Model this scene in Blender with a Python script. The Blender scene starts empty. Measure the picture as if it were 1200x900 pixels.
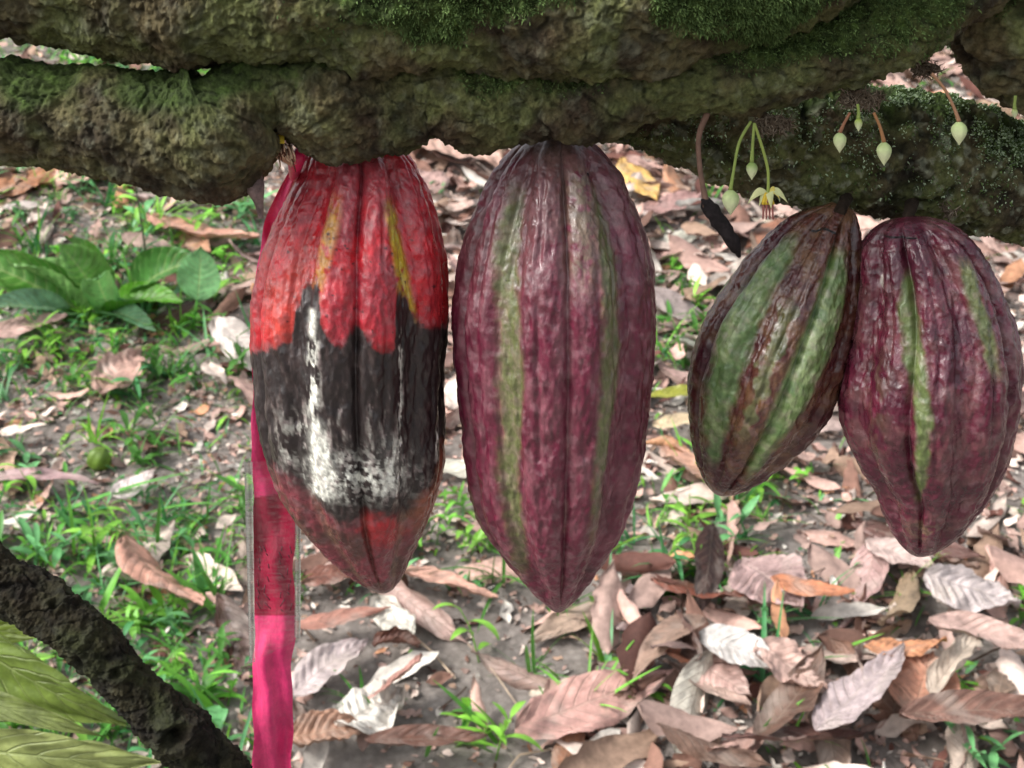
import bpy, math, random
import numpy as np
from mathutils import Vector, Matrix
random.seed(7); rng = np.random.default_rng(7)
PI = math.pi
scene = bpy.context.scene
COL = scene.collection
# ------------------------------------------------------------------ camera model
HFOV = math.radians(42); F = 600/math.tan(HFOV/2); PITCH = math.radians(15)
FW = np.array([0, math.cos(PITCH), -math.sin(PITCH)]); UP = np.array([0, math.sin(PITCH), math.cos(PITCH)]); RT = np.array([1., 0, 0])
SLOPE = math.radians(18); GH = 1.5/math.cos(SLOPE); TS = math.tan(SLOPE)
GN = Vector((0, -math.sin(SLOPE), math.cos(SLOPE)))
def ray(px, py): return FW + RT*(px-600)/F - UP*(py-450)/F
def PV(px, py, Y):                     # the point of a vertical plane at distance Y seen at a photo pixel
    d = ray(px, py); return Vector(d*(Y/d[1]))
def pxlen(n, Y): return n*Y/F          # real size of n pixels at distance Y
def G(px, py, lift=0):
    d = ray(px, py); t = -GH/(d[2]-TS*d[1]); p = Vector(d*t); return p + GN*lift
def to_px(p):
    p = np.asarray(p); z = p@FW; return 600+F*(p@RT)/z, 450-F*(p@UP)/z
def depth_of(p): return float(np.asarray(p)@FW)

# ------------------------------------------------------------------ noise
def _h(ix, iy, iz, s):
    n = (ix*374761393 + iy*668265263 + iz*2147483647 + s*974634777) & 0xffffffff
    n = ((n ^ (n >> 13))*1274126177) & 0xffffffff
    return ((n ^ (n >> 16)) & 0xffffff)/float(0xffffff)
def vnoise(p, s=0):
    p = np.asarray(p, float); i = np.floor(p).astype(np.int64); f = p-i; f = f*f*f*(f*(f*6-15)+10)
    r = 0
    for dx in (0, 1):
        for dy in (0, 1):
            for dz in (0, 1):
                w = (f[..., 0] if dx else 1-f[..., 0])*(f[..., 1] if dy else 1-f[..., 1])*(f[..., 2] if dz else 1-f[..., 2])
                r = r + w*_h(i[..., 0]+dx, i[..., 1]+dy, i[..., 2]+dz, s)
    return r
_Q = np.array(Matrix.Rotation(.63, 3, 'X') @ Matrix.Rotation(.81, 3, 'Y') @ Matrix.Rotation(.47, 3, 'Z'))
def fbm(p, o=4, s=0, g=.5):
    p = np.asarray(p, float)@_Q; a = 1; t = 0; r = 0
    for k in range(o):
        r = r+a*vnoise(p, s+k*17); t += a; a *= g; p = (p@_Q)*2.03+11.3
    return r/t
def ridged(p, o=3, s=0):
    p = np.asarray(p, float)@_Q; a = 1; t = 0; r = 0
    for k in range(o):
        r = r+a*(1-np.abs(2*vnoise(p, s+k*13)-1)); t += a; a *= .5; p = (p@_Q)*2.1+5.1
    return r/t
def sm(x, a, b):
    t = np.clip((x-a)/(b-a), 0, 1); return t*t*(3-2*t)
def lin(c):
    c = np.asarray(c, float)/255; return np.where(c <= .04045, c/12.92, ((c+.055)/1.055)**2.4)
def mixc(a, b, m): m = np.asarray(m)[..., None]; return a*(1-m)+b*m

# ------------------------------------------------------------------ mesh and naming helpers
def tag(o, label=None, cat=None, group=None, kind=None):
    if label: o['label'] = label
    if cat: o['category'] = cat
    if group: o['group'] = group
    if kind: o['kind'] = kind
    return o
def empty(name, loc=(0, 0, 0)):
    o = bpy.data.objects.new(name, None); COL.objects.link(o); o.location = loc; o.empty_display_size = .02; return o
def link(name, me, parent=None, loc=None):
    o = bpy.data.objects.new(name, me); COL.objects.link(o)
    if parent is not None:
        o.parent = parent; o.matrix_parent_inverse = Matrix.Translation(-Vector(parent.location))
    if loc is not None: o.location = loc
    return o
def mesh(name, v, f, mat=None, smooth=True, cols=None, extra=None, uv=None, orig=None):
    v = np.asarray(v, float)
    if orig is not None: v = v-np.asarray(orig)
    me = bpy.data.meshes.new(name)
    if isinstance(f, np.ndarray):
        n, k = f.shape
        me.vertices.add(len(v)); me.vertices.foreach_set('co', v.astype(np.float32).ravel())
        me.loops.add(n*k); me.loops.foreach_set('vertex_index', f.astype(np.int32).ravel())
        me.polygons.add(n); me.polygons.foreach_set('loop_start', np.arange(0, n*k, k, dtype=np.int32))
        me.update(calc_edges=True)
    else: me.from_pydata([tuple(x) for x in v], [], f)
    me.validate()
    if smooth: me.polygons.foreach_set('use_smooth', np.ones(len(me.polygons), bool))
    if cols is not None:
        a = me.color_attributes.new('col', 'FLOAT_COLOR', 'POINT')
        c = np.ones((len(v), 4), np.float32); c[:, :3] = cols; a.data.foreach_set('color', c.ravel())
    if extra is not None:
        a = me.attributes.new('gloss', 'FLOAT', 'POINT'); a.data.foreach_set('value', np.asarray(extra, np.float32))
    if uv is not None:
        a = me.attributes.new('luv', 'FLOAT_VECTOR', 'POINT'); u = np.zeros((len(v), 3), np.float32); u[:, :2] = uv; a.data.foreach_set('vector', u.ravel())
    if mat: me.materials.append(mat)
    me.update(); return me
def grid_faces(nr, nc, wrap=True):
    r = np.arange(nr-1)[:, None]; c = np.arange(nc if wrap else nc-1)[None, :]; c2 = (c+1) % nc
    return np.stack([r*nc+c, r*nc+c2, (r+1)*nc+c2, (r+1)*nc+c], -1).reshape(-1, 4)
def catmull(P, n):
    P = np.asarray(P, float); P = np.vstack([2*P[0]-P[1], P, 2*P[-1]-P[-2]])
    m = len(P)-3; t = np.linspace(0, m-1e-6, n); i = t.astype(int); f = (t-i)[:, None]
    a, b, c, d = P[i], P[i+1], P[i+2], P[i+3]
    return .5*(2*b+(c-a)*f+(2*a-5*b+4*c-d)*f*f+(3*b-a-3*c+d)*f**3)
class MB:
    def __init__(s): s.v = []; s.f = []; s.c = []; s.n = 0
    def add(s, v, f, c=None):
        v = np.asarray(v, float); s.v.append(v); s.f += [tuple(int(i)+s.n for i in q) for q in f]; s.n += len(v)
        if c is not None: s.c.append(np.broadcast_to(np.asarray(c, float), (len(v), 3)))
    def tube(s, P, R, k=8, c=None, n=None):
        n = n or len(P)*3; PR = catmull([list(p)+[r] for p, r in zip(P, R)], n); C = PR[:, :3]; R = np.maximum(PR[:, 3], 1e-5)
        T = np.gradient(C, axis=0); T /= np.linalg.norm(T, axis=1)[:, None]+1e-12
        ref = np.array([0, 1, 0.]) if abs(T[0][1]) < .9 else np.array([1., 0, 0])
        A = np.cross(T, ref); A /= np.linalg.norm(A, axis=1)[:, None]+1e-12; B = np.cross(T, A)
        th = np.arange(k)*2*PI/k
        V = C[:, None]+R[:, None, None]*(np.cos(th)[None, :, None]*A[:, None]+np.sin(th)[None, :, None]*B[:, None])
        V = V.reshape(-1, 3); fs = [tuple(q) for q in grid_faces(n, k)]
        fs.append(tuple(range(k))[::-1]); fs.append(tuple(range((n-1)*k, n*k)))
        s.add(V, fs, c)
    def build(s, name, mat, parent=None, orig=None):
        cols = np.vstack(s.c) if s.c else None
        o = parent.location if (parent is not None and orig is None) else (orig if orig is not None else (0, 0, 0))
        me = mesh(name, np.vstack(s.v), s.f, mat, cols=cols, orig=np.array(o))
        ob = bpy.data.objects.new(name, me); COL.objects.link(ob)
        if parent is not None: ob.parent = parent
        else: ob.location = o
        return ob
def child(name, me, parent):
    o = bpy.data.objects.new(name, me); COL.objects.link(o); o.parent = parent; return o

# ------------------------------------------------------------------ materials
def newmat(name):
    m = bpy.data.materials.new(name); m.use_nodes = True; nt = m.node_tree; b = nt.nodes['Principled BSDF']; return m, nt, b
def N(nt, t, **kw):
    n = nt.nodes.new(t)
    for k, v in kw.items():
        if k.startswith('i_'):
            key = k[2:]; key = int(key) if key.isdigit() else key
            n.inputs[key].default_value = v
        else: setattr(n, k, v)
    return n
def bump_chain(nt, b, specs, vec=None):
    prev = None
    for (scale, det, rough, dist, strength) in specs:
        nz = N(nt, 'ShaderNodeTexNoise'); nz.inputs['Scale'].default_value = scale; nz.inputs['Detail'].default_value = det; nz.inputs['Roughness'].default_value = rough
        if vec is not None: nt.links.new(vec, nz.inputs['Vector'])
        bp = N(nt, 'ShaderNodeBump'); bp.inputs['Distance'].default_value = dist; bp.inputs['Strength'].default_value = strength
        nt.links.new(nz.outputs['Fac'], bp.inputs['Height'])
        if prev: nt.links.new(prev.outputs[0], bp.inputs['Normal'])
        prev = bp
    nt.links.new(prev.outputs[0], b.inputs['Normal']); return prev
def vary(nt, colsock, scale, lo, hi, vec, detail=4):
    nz = N(nt, 'ShaderNodeTexNoise'); nz.inputs['Scale'].default_value = scale; nz.inputs['Detail'].default_value = detail; nz.inputs['Roughness'].default_value = .65
    nt.links.new(vec, nz.inputs['Vector'])
    mr = N(nt, 'ShaderNodeMapRange'); mr.inputs[1].default_value = .3; mr.inputs[2].default_value = .7; mr.inputs[3].default_value = lo; mr.inputs[4].default_value = hi
    nt.links.new(nz.outputs['Fac'], mr.inputs[0])
    mx = N(nt, 'ShaderNodeVectorMath', operation='SCALE'); nt.links.new(colsock, mx.inputs[0]); nt.links.new(mr.outputs[0], mx.inputs['Scale'])
    return mx.outputs[0]
def attrmat(name, rough=.6, spec=.5, bumps=(), var=(200, .8, 1.2), gloss=False, coat=0, translucent=0):
    m, nt, b = newmat(name); tc = N(nt, 'ShaderNodeTexCoord').outputs['Object']
    at = N(nt, 'ShaderNodeAttribute', attribute_name='col')
    c = vary(nt, at.outputs['Color'], var[0], var[1], var[2], tc); nt.links.new(c, b.inputs['Base Color'])
    b.inputs['Roughness'].default_value = rough; b.inputs['Specular IOR Level'].default_value = spec
    b.inputs['Coat Weight'].default_value = coat; b.inputs['Coat Roughness'].default_value = .16
    if gloss:
        ga = N(nt, 'ShaderNodeAttribute', attribute_name='gloss')
        nz = N(nt, 'ShaderNodeTexNoise'); nz.inputs['Scale'].default_value = 90; nz.inputs['Detail'].default_value = 4; nt.links.new(tc, nz.inputs['Vector'])
        ad = N(nt, 'ShaderNodeMath', operation='MULTIPLY_ADD'); ad.inputs[1].default_value = .4; ad.inputs[2].default_value = -.2; nt.links.new(nz.outputs['Fac'], ad.inputs[0])
        su = N(nt, 'ShaderNodeMath', operation='ADD', use_clamp=True); nt.links.new(ga.outputs['Fac'], su.inputs[0]); nt.links.new(ad.outputs[0], su.inputs[1])
        nt.links.new(su.outputs[0], b.inputs['Roughness'])
    if bumps:
        mp = N(nt, 'ShaderNodeMapping'); mp.inputs['Scale'].default_value = (1, 1, .5 if gloss else 1); nt.links.new(tc, mp.inputs[0]); bump_chain(nt, b, bumps, mp.outputs[0])
    if translucent:
        tr = N(nt, 'ShaderNodeBsdfTranslucent'); nt.links.new(c, tr.inputs['Color'])
        mx = N(nt, 'ShaderNodeMixShader'); mx.inputs[0].default_value = translucent
        out = nt.nodes['Material Output']; nt.links.new(b.outputs[0], mx.inputs[1]); nt.links.new(tr.outputs[0], mx.inputs[2]); nt.links.new(mx.outputs[0], out.inputs['Surface'])
    return m
M = {}
M['pod'] = attrmat('pod_skin', spec=.55, coat=.3, gloss=True, var=(260, .8, 1.2), bumps=[(200, 5, .62, .0013, .6), (900, 3, .6, .0004, .7)])
M['bark'] = attrmat('mossy_bark', rough=.85, spec=.25, var=(260, .55, 1.5), bumps=[(120, 8, .75, .004, 1.), (600, 5, .75, .001, 1.)])
M['moss'] = attrmat('moss', rough=.8, spec=.2, var=(150, .7, 1.3), translucent=.2)
M['fibre'] = attrmat('dry_fibre', rough=.8, spec=.2, var=(200, .7, 1.3))
M['bud'] = attrmat('bud_skin', rough=.5, spec=.3, var=(300, .9, 1.1), translucent=.25)
M['litter'] = attrmat('litter_fragments', rough=.75, spec=.3, var=(60, .7, 1.3))
M['green'] = attrmat('green_blades', rough=.45, spec=.4, var=(40, .75, 1.25), translucent=.3)

def leafmat(name, green=False):
    m, nt, b = newmat(name); L = nt.links.new
    tc = N(nt, 'ShaderNodeTexCoord').outputs['Object']; oi = N(nt, 'ShaderNodeObjectInfo')
    at = N(nt, 'ShaderNodeAttribute', attribute_name='luv'); sx = N(nt, 'ShaderNodeSeparateXYZ'); L(at.outputs['Vector'], sx.inputs[0])
    av = N(nt, 'ShaderNodeMath', operation='ABSOLUTE'); L(sx.outputs['Y'], av.inputs[0])
    # side veins
    mu = N(nt, 'ShaderNodeMath', operation='MULTIPLY'); mu.inputs[1].default_value = 11; L(sx.outputs['X'], mu.inputs[0])
    pw = N(nt, 'ShaderNodeMath', operation='POWER'); pw.inputs[1].default_value = 1.3; L(av.outputs[0], pw.inputs[0])
    mv = N(nt, 'ShaderNodeMath', operation='MULTIPLY'); mv.inputs[1].default_value = -2.3; L(pw.outputs[0], mv.inputs[0])
    ad = N(nt, 'ShaderNodeMath', operation='ADD'); L(mu.outputs[0], ad.inputs[0]); L(mv.outputs[0], ad.inputs[1])
    pp = N(nt, 'ShaderNodeMath', operation='PINGPONG'); pp.inputs[1].default_value = .5; L(ad.outputs[0], pp.inputs[0])
    ve = N(nt, 'ShaderNodeMapRange', interpolation_type='SMOOTHSTEP'); ve.inputs[1].default_value = 0; ve.inputs[2].default_value = .1; ve.inputs[3].default_value = 1; ve.inputs[4].default_value = 0; L(pp.outputs[0], ve.inputs[0])
    mi = N(nt, 'ShaderNodeMapRange', interpolation_type='SMOOTHSTEP'); mi.inputs[1].default_value = .015; mi.inputs[2].default_value = .06; mi.inputs[3].default_value = 1; mi.inputs[4].default_value = 0; L(av.outputs[0], mi.inputs[0])
    mx = N(nt, 'ShaderNodeMath', operation='MAXIMUM'); L(ve.outputs[0], mx.inputs[0]); L(mi.outputs[0], mx.inputs[1])
    nz = N(nt, 'ShaderNodeTexNoise'); nz.inputs['Scale'].default_value = 35; nz.inputs['Detail'].default_value = 6; nz.inputs['Roughness'].default_value = .7
    va = N(nt, 'ShaderNodeVectorMath', operation='ADD'); L(tc, va.inputs[0])
    cm = N(nt, 'ShaderNodeCombineXYZ'); L(oi.outputs['Random'], cm.inputs[0]); sc = N(nt, 'ShaderNodeVectorMath', operation='SCALE'); sc.inputs['Scale'].default_value = 50; L(cm.outputs[0], sc.inputs[0]); L(sc.outputs[0], va.inputs[1]); L(va.outputs[0], nz.inputs['Vector'])
    mr = N(nt, 'ShaderNodeMapRange'); mr.inputs[1].default_value = .3; mr.inputs[2].default_value = .7; mr.inputs[3].default_value = .5; mr.inputs[4].default_value = 1.35; L(nz.outputs['Fac'], mr.inputs[0])
    c1 = N(nt, 'ShaderNodeVectorMath', operation='SCALE'); L(oi.outputs['Color'], c1.inputs[0]); L(mr.outputs[0], c1.inputs['Scale'])
    # pale fungus patches / spots
    n2 = N(nt, 'ShaderNodeTexNoise'); n2.inputs['Scale'].default_value = 14; n2.inputs['Detail'].default_value = 5; L(va.outputs[0], n2.inputs['Vector'])
    m2 = N(nt, 'ShaderNodeMapRange'); m2.inputs[1].default_value = .52; m2.inputs[2].default_value = .66; m2.inputs[3].default_value = 0; m2.inputs[4].default_value = .1 if green else .45; L(n2.outputs['Fac'], m2.inputs[0])
    mc = N(nt, 'ShaderNodeMix', data_type='RGBA'); L(m2.outputs[0], mc.inputs['Factor']); L(c1.outputs[0], mc.inputs['A']); mc.inputs['B'].default_value = (.25, .35, .08, 1) if green else (.42, .36, .31, 1)
    vc = N(nt, 'ShaderNodeMath', operation='MULTIPLY'); vc.inputs[1].default_value = .45 if green else .22; L(mx.outputs[0], vc.inputs[0])
    m3 = N(nt, 'ShaderNodeMix', data_type='RGBA'); L(vc.outputs[0], m3.inputs['Factor']); L(mc.outputs['Result'], m3.inputs['A']); m3.inputs['B'].default_value = (.42, .5, .2, 1) if green else (.45, .36, .28, 1)
    L(m3.outputs['Result'], b.inputs['Base Color'])
    b.inputs['Roughness'].default_value = .42 if green else .5; b.inputs['Specular IOR Level'].default_value = .5
    bp = N(nt, 'ShaderNodeBump'); bp.inputs['Distance'].default_value = .0015; bp.inputs['Strength'].default_value = .8; L(mx.outputs[0], bp.inputs['Height'])
    b2 = N(nt, 'ShaderNodeBump'); b2.inputs['Distance'].default_value = .003; b2.inputs['Strength'].default_value = .6; L(nz.outputs['Fac'], b2.inputs['Height']); L(bp.outputs[0], b2.inputs['Normal']); L(b2.outputs[0], b.inputs['Normal'])
    tr = N(nt, 'ShaderNodeBsdfTranslucent'); L(m3.outputs['Result'], tr.inputs['Color'])
    ms = N(nt, 'ShaderNodeMixShader'); ms.inputs[0].default_value = .3 if green else .08
    L(b.outputs[0], ms.inputs[1]); L(tr.outputs[0], ms.inputs[2]); L(ms.outputs[0], nt.nodes['Material Output'].inputs['Surface'])
    return m
M['dead'] = leafmat('dry_leaf'); M['leaf'] = leafmat('green_leaf', True)

# ------------------------------------------------------------------ ground
def gbump(x, y):
    p = np.stack([x*2.2, y*2.2, np.zeros_like(x)], -1); q = np.stack([x*14, y*14, np.zeros_like(x)], -1); w = np.stack([x*55, y*55, np.zeros_like(x)], -1)
    return .045*(fbm(p, 3, 3)-.5)+.016*(fbm(q, 3, 5)-.5)+.006*(fbm(w, 2, 9)-.5)
def gz(x, y): return -GH+TS*y+float(gbump(np.array([x]), np.array([y]))[0])
def build_ground():
    n = 420; u = np.linspace(-1, 1, n); s = 2.6*u+57*np.sign(u)*np.abs(u)**5
    X, Y = np.meshgrid(s, s+3.0, indexing='ij')
    far = sm(Y, 14, 40); Z = -GH+TS*Y*(1-far)+far*(TS*20)+gbump(X, Y)*1.0
    Z = np.where(Y > 14, np.minimum(Z, -GH+TS*Y+.3), Z)
    v = np.stack([X, Y, Z], -1).reshape(-1, 3)
    m, nt, b = newmat('soil'); L = nt.links.new; tc = N(nt, 'ShaderNodeTexCoord').outputs['Object']
    n1 = N(nt, 'ShaderNodeTexNoise'); n1.inputs['Scale'].default_value = 9; n1.inputs['Detail'].default_value = 8; n1.inputs['Roughness'].default_value = .7; L(tc, n1.inputs['Vector'])
    cr = N(nt, 'ShaderNodeValToRGB'); e = cr.color_ramp.elements
    e[0].position = .3; e[0].color = (.2, .17, .145, 1); e[1].position = .72; e[1].color = (.52, .46, .42, 1); k = e.new(.5); k.color = (.38, .33, .295, 1)
    L(n1.outputs['Fac'], cr.inputs[0])
    vo = N(nt, 'ShaderNodeTexVoronoi'); vo.inputs['Scale'].default_value = 70; L(tc, vo.inputs['Vector'])
    mr = N(nt, 'ShaderNodeMapRange'); mr.inputs[1].default_value = 0; mr.inputs[2].default_value = .7; mr.inputs[3].default_value = 1.15; mr.inputs[4].default_value = .75; L(vo.outputs['Distance'], mr.inputs[0])
    sc = N(nt, 'ShaderNodeVectorMath', operation='SCALE'); L(cr.outputs[0], sc.inputs[0]); L(mr.outputs[0], sc.inputs['Scale']); L(sc.outputs[0], b.inputs['Base Color'])
    b.inputs['Roughness'].default_value = .9
    bump_chain(nt, b, [(30, 8, .75, .02, .9), (160, 5, .7, .006, .9)], tc)
    o = link('ground', mesh('ground', v, grid_faces(n, n, False)[:, ::-1], m)); tag(o, 'sloping brown soil under the cocoa trees', 'ground', kind='structure')
build_ground()

# ------------------------------------------------------------------ tree limbs
limb_samples = []
def limb(name, pts, na, nl, parent, mossy, seed, lich=0., dark=1., crack=1., feats=()):
    """pts: photo x, photo y, distance, half-thickness in photo pixels"""
    W = [list(PV(x, y, Y))+[pxlen(r, Y)] for x, y, Y, r in pts]
    PR = catmull(W, nl); C = PR[:, :3]; R = PR[:, 3]
    T = np.gradient(C, axis=0); T /= np.linalg.norm(T, axis=1)[:, None]
    A = np.cross(T, np.array([0, 1., 0])); A /= np.linalg.norm(A, axis=1)[:, None]; B = np.cross(T, A)
    th = np.arange(na)*2*PI/na
    D = np.cos(th)[None, :, None]*A[:, None]+np.sin(th)[None, :, None]*B[:, None]
    P0 = C[:, None]+R[:, None, None]*D
    arc = np.cumsum(np.r_[0, np.linalg.norm(np.diff(C, axis=0), axis=1)])
    q = np.stack([np.broadcast_to(arc[:, None], P0.shape[:2])*.7, P0[..., 1], P0[..., 2]], -1)+seed*3.1
    lump = fbm(P0*28+seed, 3, seed)-.5
    mid = fbm(q*75, 3, seed+2)-.5
    rd = ridged(q*46+.15*fbm(P0*60, 2, seed)[..., None], 2, seed+4); rd = sm(rd, .72, .95)
    fine = fbm(P0*420, 3, seed+6)-.5; med = fbm(P0*160, 3, seed+7)-.5
    sc = np.minimum(R/.018, 1.5)[:, None]
    disp = sc*(lump*.008+mid*.004-rd*.0016*crack)+fine*.0030+med*.0042-sm(ridged(q*120, 2, seed+60), .8, .95)*.0009
    fx, fy = to_px(P0); hole = 0*fx
    for (hx, hy, hr, am) in feats:
        dd = np.hypot(fx-hx, (fy-hy)*1.15)/hr*(1+.5*(fbm(P0*150, 2, 3)-.5)); fr = (D[..., 1] < 0)
        disp = disp+fr*am*(np.exp(-((dd-1)/.45)**2)-1.6*np.exp(-(dd/.5)**2)); hole = hole+fr*np.exp(-(dd/.5)**2)
    P = P0+disp[..., None]*D
    up = D[..., 2]
    mm = sm(fbm(P0*22+7, 3, seed+8)+.22*up+.12*(fbm(P0*120, 3, seed+9)-.5)+mossy(P0) , .52, .72)
    c = mixc(lin((66, 58, 44))*np.ones(3), lin((104, 98, 68)), sm(fbm(P0*60, 4, seed+10), .35, .65))
    c = mixc(c, lin((104, 112, 66)), .8*sm(fbm(P0*35+3, 3, seed+11), .42, .66))
    c = mixc(c, lin((150, 155, 132)), (.5*lich+.22)*sm(fbm(P0*230+3, 4, seed+12)+.35*(fbm(P0*30, 2, seed+20)-.5), .55, .72))
    c = mixc(c, lin((62, 82, 34)), mm*.85)
    c = mixc(c, lin((88, 112, 52)), mm*sm(fbm(P0*200, 3, seed+13), .55, .7)*.7)
    c = mixc(c, lin((84, 62, 46)), .3*sm(fbm(P0*48+9, 3, seed+30), .52, .66)*(1-mm)); c = c*(.75+.7*fbm(P0*300, 3, seed+31))[..., None]*1.2
    c = c*(1-.65*rd*crack)[..., None]*dark; c = c*(1-.45*sm(ridged(q*120, 2, seed+60), .8, .95))[..., None]
    me = mesh(name, P.reshape(-1, 3), grid_faces(nl, na)[:, ::-1], M['bark'], cols=c.reshape(-1, 3))
    me.flip_normals() if False else None
    o = child(name, me, parent)
    limb_samples.append((P, D, mm, up, seed)); return o
tree = tag(empty('cacao_tree', (0, 0, 0)), 'mossy cocoa tree limbs crossing the top of the picture with pods hanging below', 'tree')
def mo_upper(p): x, _ = to_px(p); return -.03+.27*sm(x, 200, 600)
def mo_low(p): x, y = to_px(p); return -.07+.18*sm(x, 430, 750)-.2*sm(y, 60, 150)*sm(x, 350, 800)
def mo_rear(p): return np.full(p.shape[:-1], .0)
limb('limb', [(-420, -90, .60, 95), (-200, -70, .585, 95), (0, -52, .57, 92), (150, -22, .57, 90), (225, -15, .569, 90), (300, -15, .568, 88), (450, -12, .568, 93), (600, -6, .568, 96), (760, -18, .568, 101), (880, -55, .575, 95), (1000, -110, .58, 95), (1150, -190, .59, 95), (1350, -320, .6, 95)], 420, 1500, tree, mo_upper, 1, crack=.5, dark=.86)
limb('limb', [(-420, 95, .56, 56), (-200, 112, .56, 56), (0, 132, .565, 58), (120, 143, .565, 63), (210, 158, .565, 74), (262, 148, .565, 76), (294, 116, .567, 48), (330, 106, .57, 50), (400, 127, .57, 58), (452, 124, .575, 57), (500, 105, .575, 50), (560, 122, .575, 52), (620, 116, .575, 48), (700, 112, .575, 50), (780, 102, .578, 42), (860, 88, .58, 46), (930, 72, .582, 50), (1010, 42, .585, 50), (1080, 4, .59, 52), (1170, -60, .60, 55), (1350, -180, .62, 60)], 320, 1700, tree, mo_low, 2, crack=.4, dark=.8)
limb('limb', [(700, 118, .62, 30), (770, 138, .63, 42), (850, 150, .64, 58), (930, 168, .65, 70), (1010, 176, .655, 77), (1100, 192, .66, 75), (1180, 212, .665, 68), (1260, 230, .67, 66), (1450, 270, .70, 70)], 320, 1100, tree, mo_rear, 5, lich=1, dark=.85)
limb('limb', [(1080, -80, .63, 50), (1150, -10, .625, 62), (1200, 40, .62, 66), (1260, 95, .63, 62), (1350, 150, .65, 60)], 240, 500, tree, lambda p: np.full(p.shape[:-1], .12), 9)

def moss_part():
    V = []; Fc = []; Cc = []; n = 0
    for (P, D, mm, up, sd), cnt in zip(limb_samples, (60000, 18000, 40000, 12000)):
        nl, na = mm.shape; x, y = to_px(P); vis = (x > -150)&(x < 1350)&(y > -120)&(D[..., 1] < .5)
        if sd == 5: w = vis*(.25+mm)*np.clip(.75+up, .08, 1.5)*sm(fbm(P*110, 3, 77), .44, .58)
        elif sd == 2: w = vis*mm*sm(x, 300, 650)
        else: w = vis*mm*(.1+sm(x, 380, 650))
        w = w.ravel(); w = w/w.sum(); idx = rng.choice(len(w), cnt, p=w)
        B = P.reshape(-1, 3)[idx]; Nn = D.reshape(-1, 3)[idx]
        r = rng.normal(size=(cnt, 3)); d = Nn*.8+r*.55+np.array([0, -.1, -.15]); d /= np.linalg.norm(d, axis=1)[:, None]
        L = rng.uniform(.0007, .0023, cnt)*(.8 if sd == 5 else 1); W = rng.uniform(.00018, .00045, cnt)*(1.3 if sd == 5 else 1)
        s = np.cross(d, rng.normal(size=(cnt, 3))); s /= np.linalg.norm(s, axis=1)[:, None]
        j = B+rng.normal(size=(cnt, 3))*.0003
        q0 = j-s*W[:, None]; q1 = j+s*W[:, None]; bend = np.array([0, 0, -.35])*L[:, None]
        q2 = j+d*L[:, None]*.6+s*W[:, None]*.8; q3 = j+d*L[:, None]*.6-s*W[:, None]*.8; q4 = j+d*L[:, None]+bend*.5
        vv = np.stack([q0, q1, q2, q3, q4], 1).reshape(-1, 3); V.append(vv)
        base = n+np.arange(cnt)*5
        Fc += [(b, b+1, b+2, b+3) for b in base.tolist()]+[(b+3, b+2, b+4) for b in base.tolist()]
        t = rng.random(cnt)[:, None]; c = lin((60, 80, 42))*(1-t)+lin((112, 136, 80))*t
        if sd == 5:
            k = rng.random(cnt)[:, None] < .45; c = np.where(k, lin((186, 206, 170))*(.6+.6*t), c*1.1)
        Cc.append(np.repeat(c, 5, 0)); n += cnt*5
    me = mesh('moss', np.vstack(V), Fc, M['moss'], smooth=False, cols=np.vstack(Cc))
    tag(child('moss', me, tree), kind='stuff')
moss_part()
# fibrous flower cushions on the bark
def cushion(px, py, Y, rx, ry, n, seed, drop=.3):
    r = random.Random(seed); mb = MB()
    for i in range(n*3):
        a = r.random()*2*PI; q = math.sqrt(r.random()); p = PV(px+rx*q*math.cos(a), py+ry*q*math.sin(a)-2, Y+.004); P = [p]
        d = Vector((r.gauss(0, .7), -.9, r.gauss(-drop*.6, .6))).normalized()
        for k in range(4):
            p = p+d*pxlen(r.uniform(2, 5), Y); P.append(p); d = (d+Vector((r.gauss(0, .8), r.gauss(.25, .4), r.gauss(-.12, .8)))).normalized()
        t = r.random()**1.6; c = lin((84, 70, 56))*(1-t)+lin((138, 126, 110))*t; w_ = r.uniform(.35, .8)
        mb.tube(P, [pxlen(w_*k, Y) for k in (1.5, 1.2, 1, .8, .4)], 4, c, 8)
    for i in range(14):
        a = r.random()*2*PI; q = r.random()*.8; p = PV(px+rx*q*math.cos(a), py+ry*q*math.sin(a)-4, Y+.006); s_ = pxlen(r.uniform(4, 9), Y)
        mb.tube([p+Vector((-s_, .002, 0)), p, p+Vector((s_, .002, 0))], [s_*.2, s_*.8, s_*.2], 8, lin((84, 72, 56)), 9)
    tag(mb.build('flower_cushion', M['fibre'], tree), kind='stuff')
cushion(905, 147, .578, 22, 10, 60, 1); cushion(1008, 118, .578, 26, 10, 80, 2); cushion(1085, 82, .595, 16, 9, 40, 3)
cushion(1112, 236, .628, 9, 20, 40, 4, .8); cushion(990, 226, .628, 12, 6, 16, 5)

# ------------------------------------------------------------------ pods
def poly_offsets(poly, top, tip, n):
    """cross an outline with lines square to the axis; returns s, left, right in pixels"""
    P = catmull(np.vstack([poly, poly[:1]]), 900); top = np.array(top, float); tip = np.array(tip, float)
    ax = tip-top; Lx = np.linalg.norm(ax); ax /= Lx; pr = np.array([-ax[1], ax[0]])*-1   # to the right for a downward axis -> +x
    if pr[0] < 0: pr = -pr
    a = (P-top)@ax; b = (P-top)@pr; k = (1-np.cos(np.linspace(0, PI, n)))/2; lo, hi = a.min(), a.max(); S = lo+(hi-lo)*k
    l = np.zeros(n); r = np.zeros(n)
    for i, s in enumerate(S):
        s = min(max(s, lo+.05), hi-.05); c = (a[:-1]-s)*(a[1:]-s) <= 0
        bb = b[:-1][c]+(b[1:]-b[:-1])[c]*((s-a[:-1][c])/(a[1:]-a[:-1])[c]); l[i] = bb.min(); r[i] = bb.max()
    return S, l, r, ax, pr, top
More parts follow.
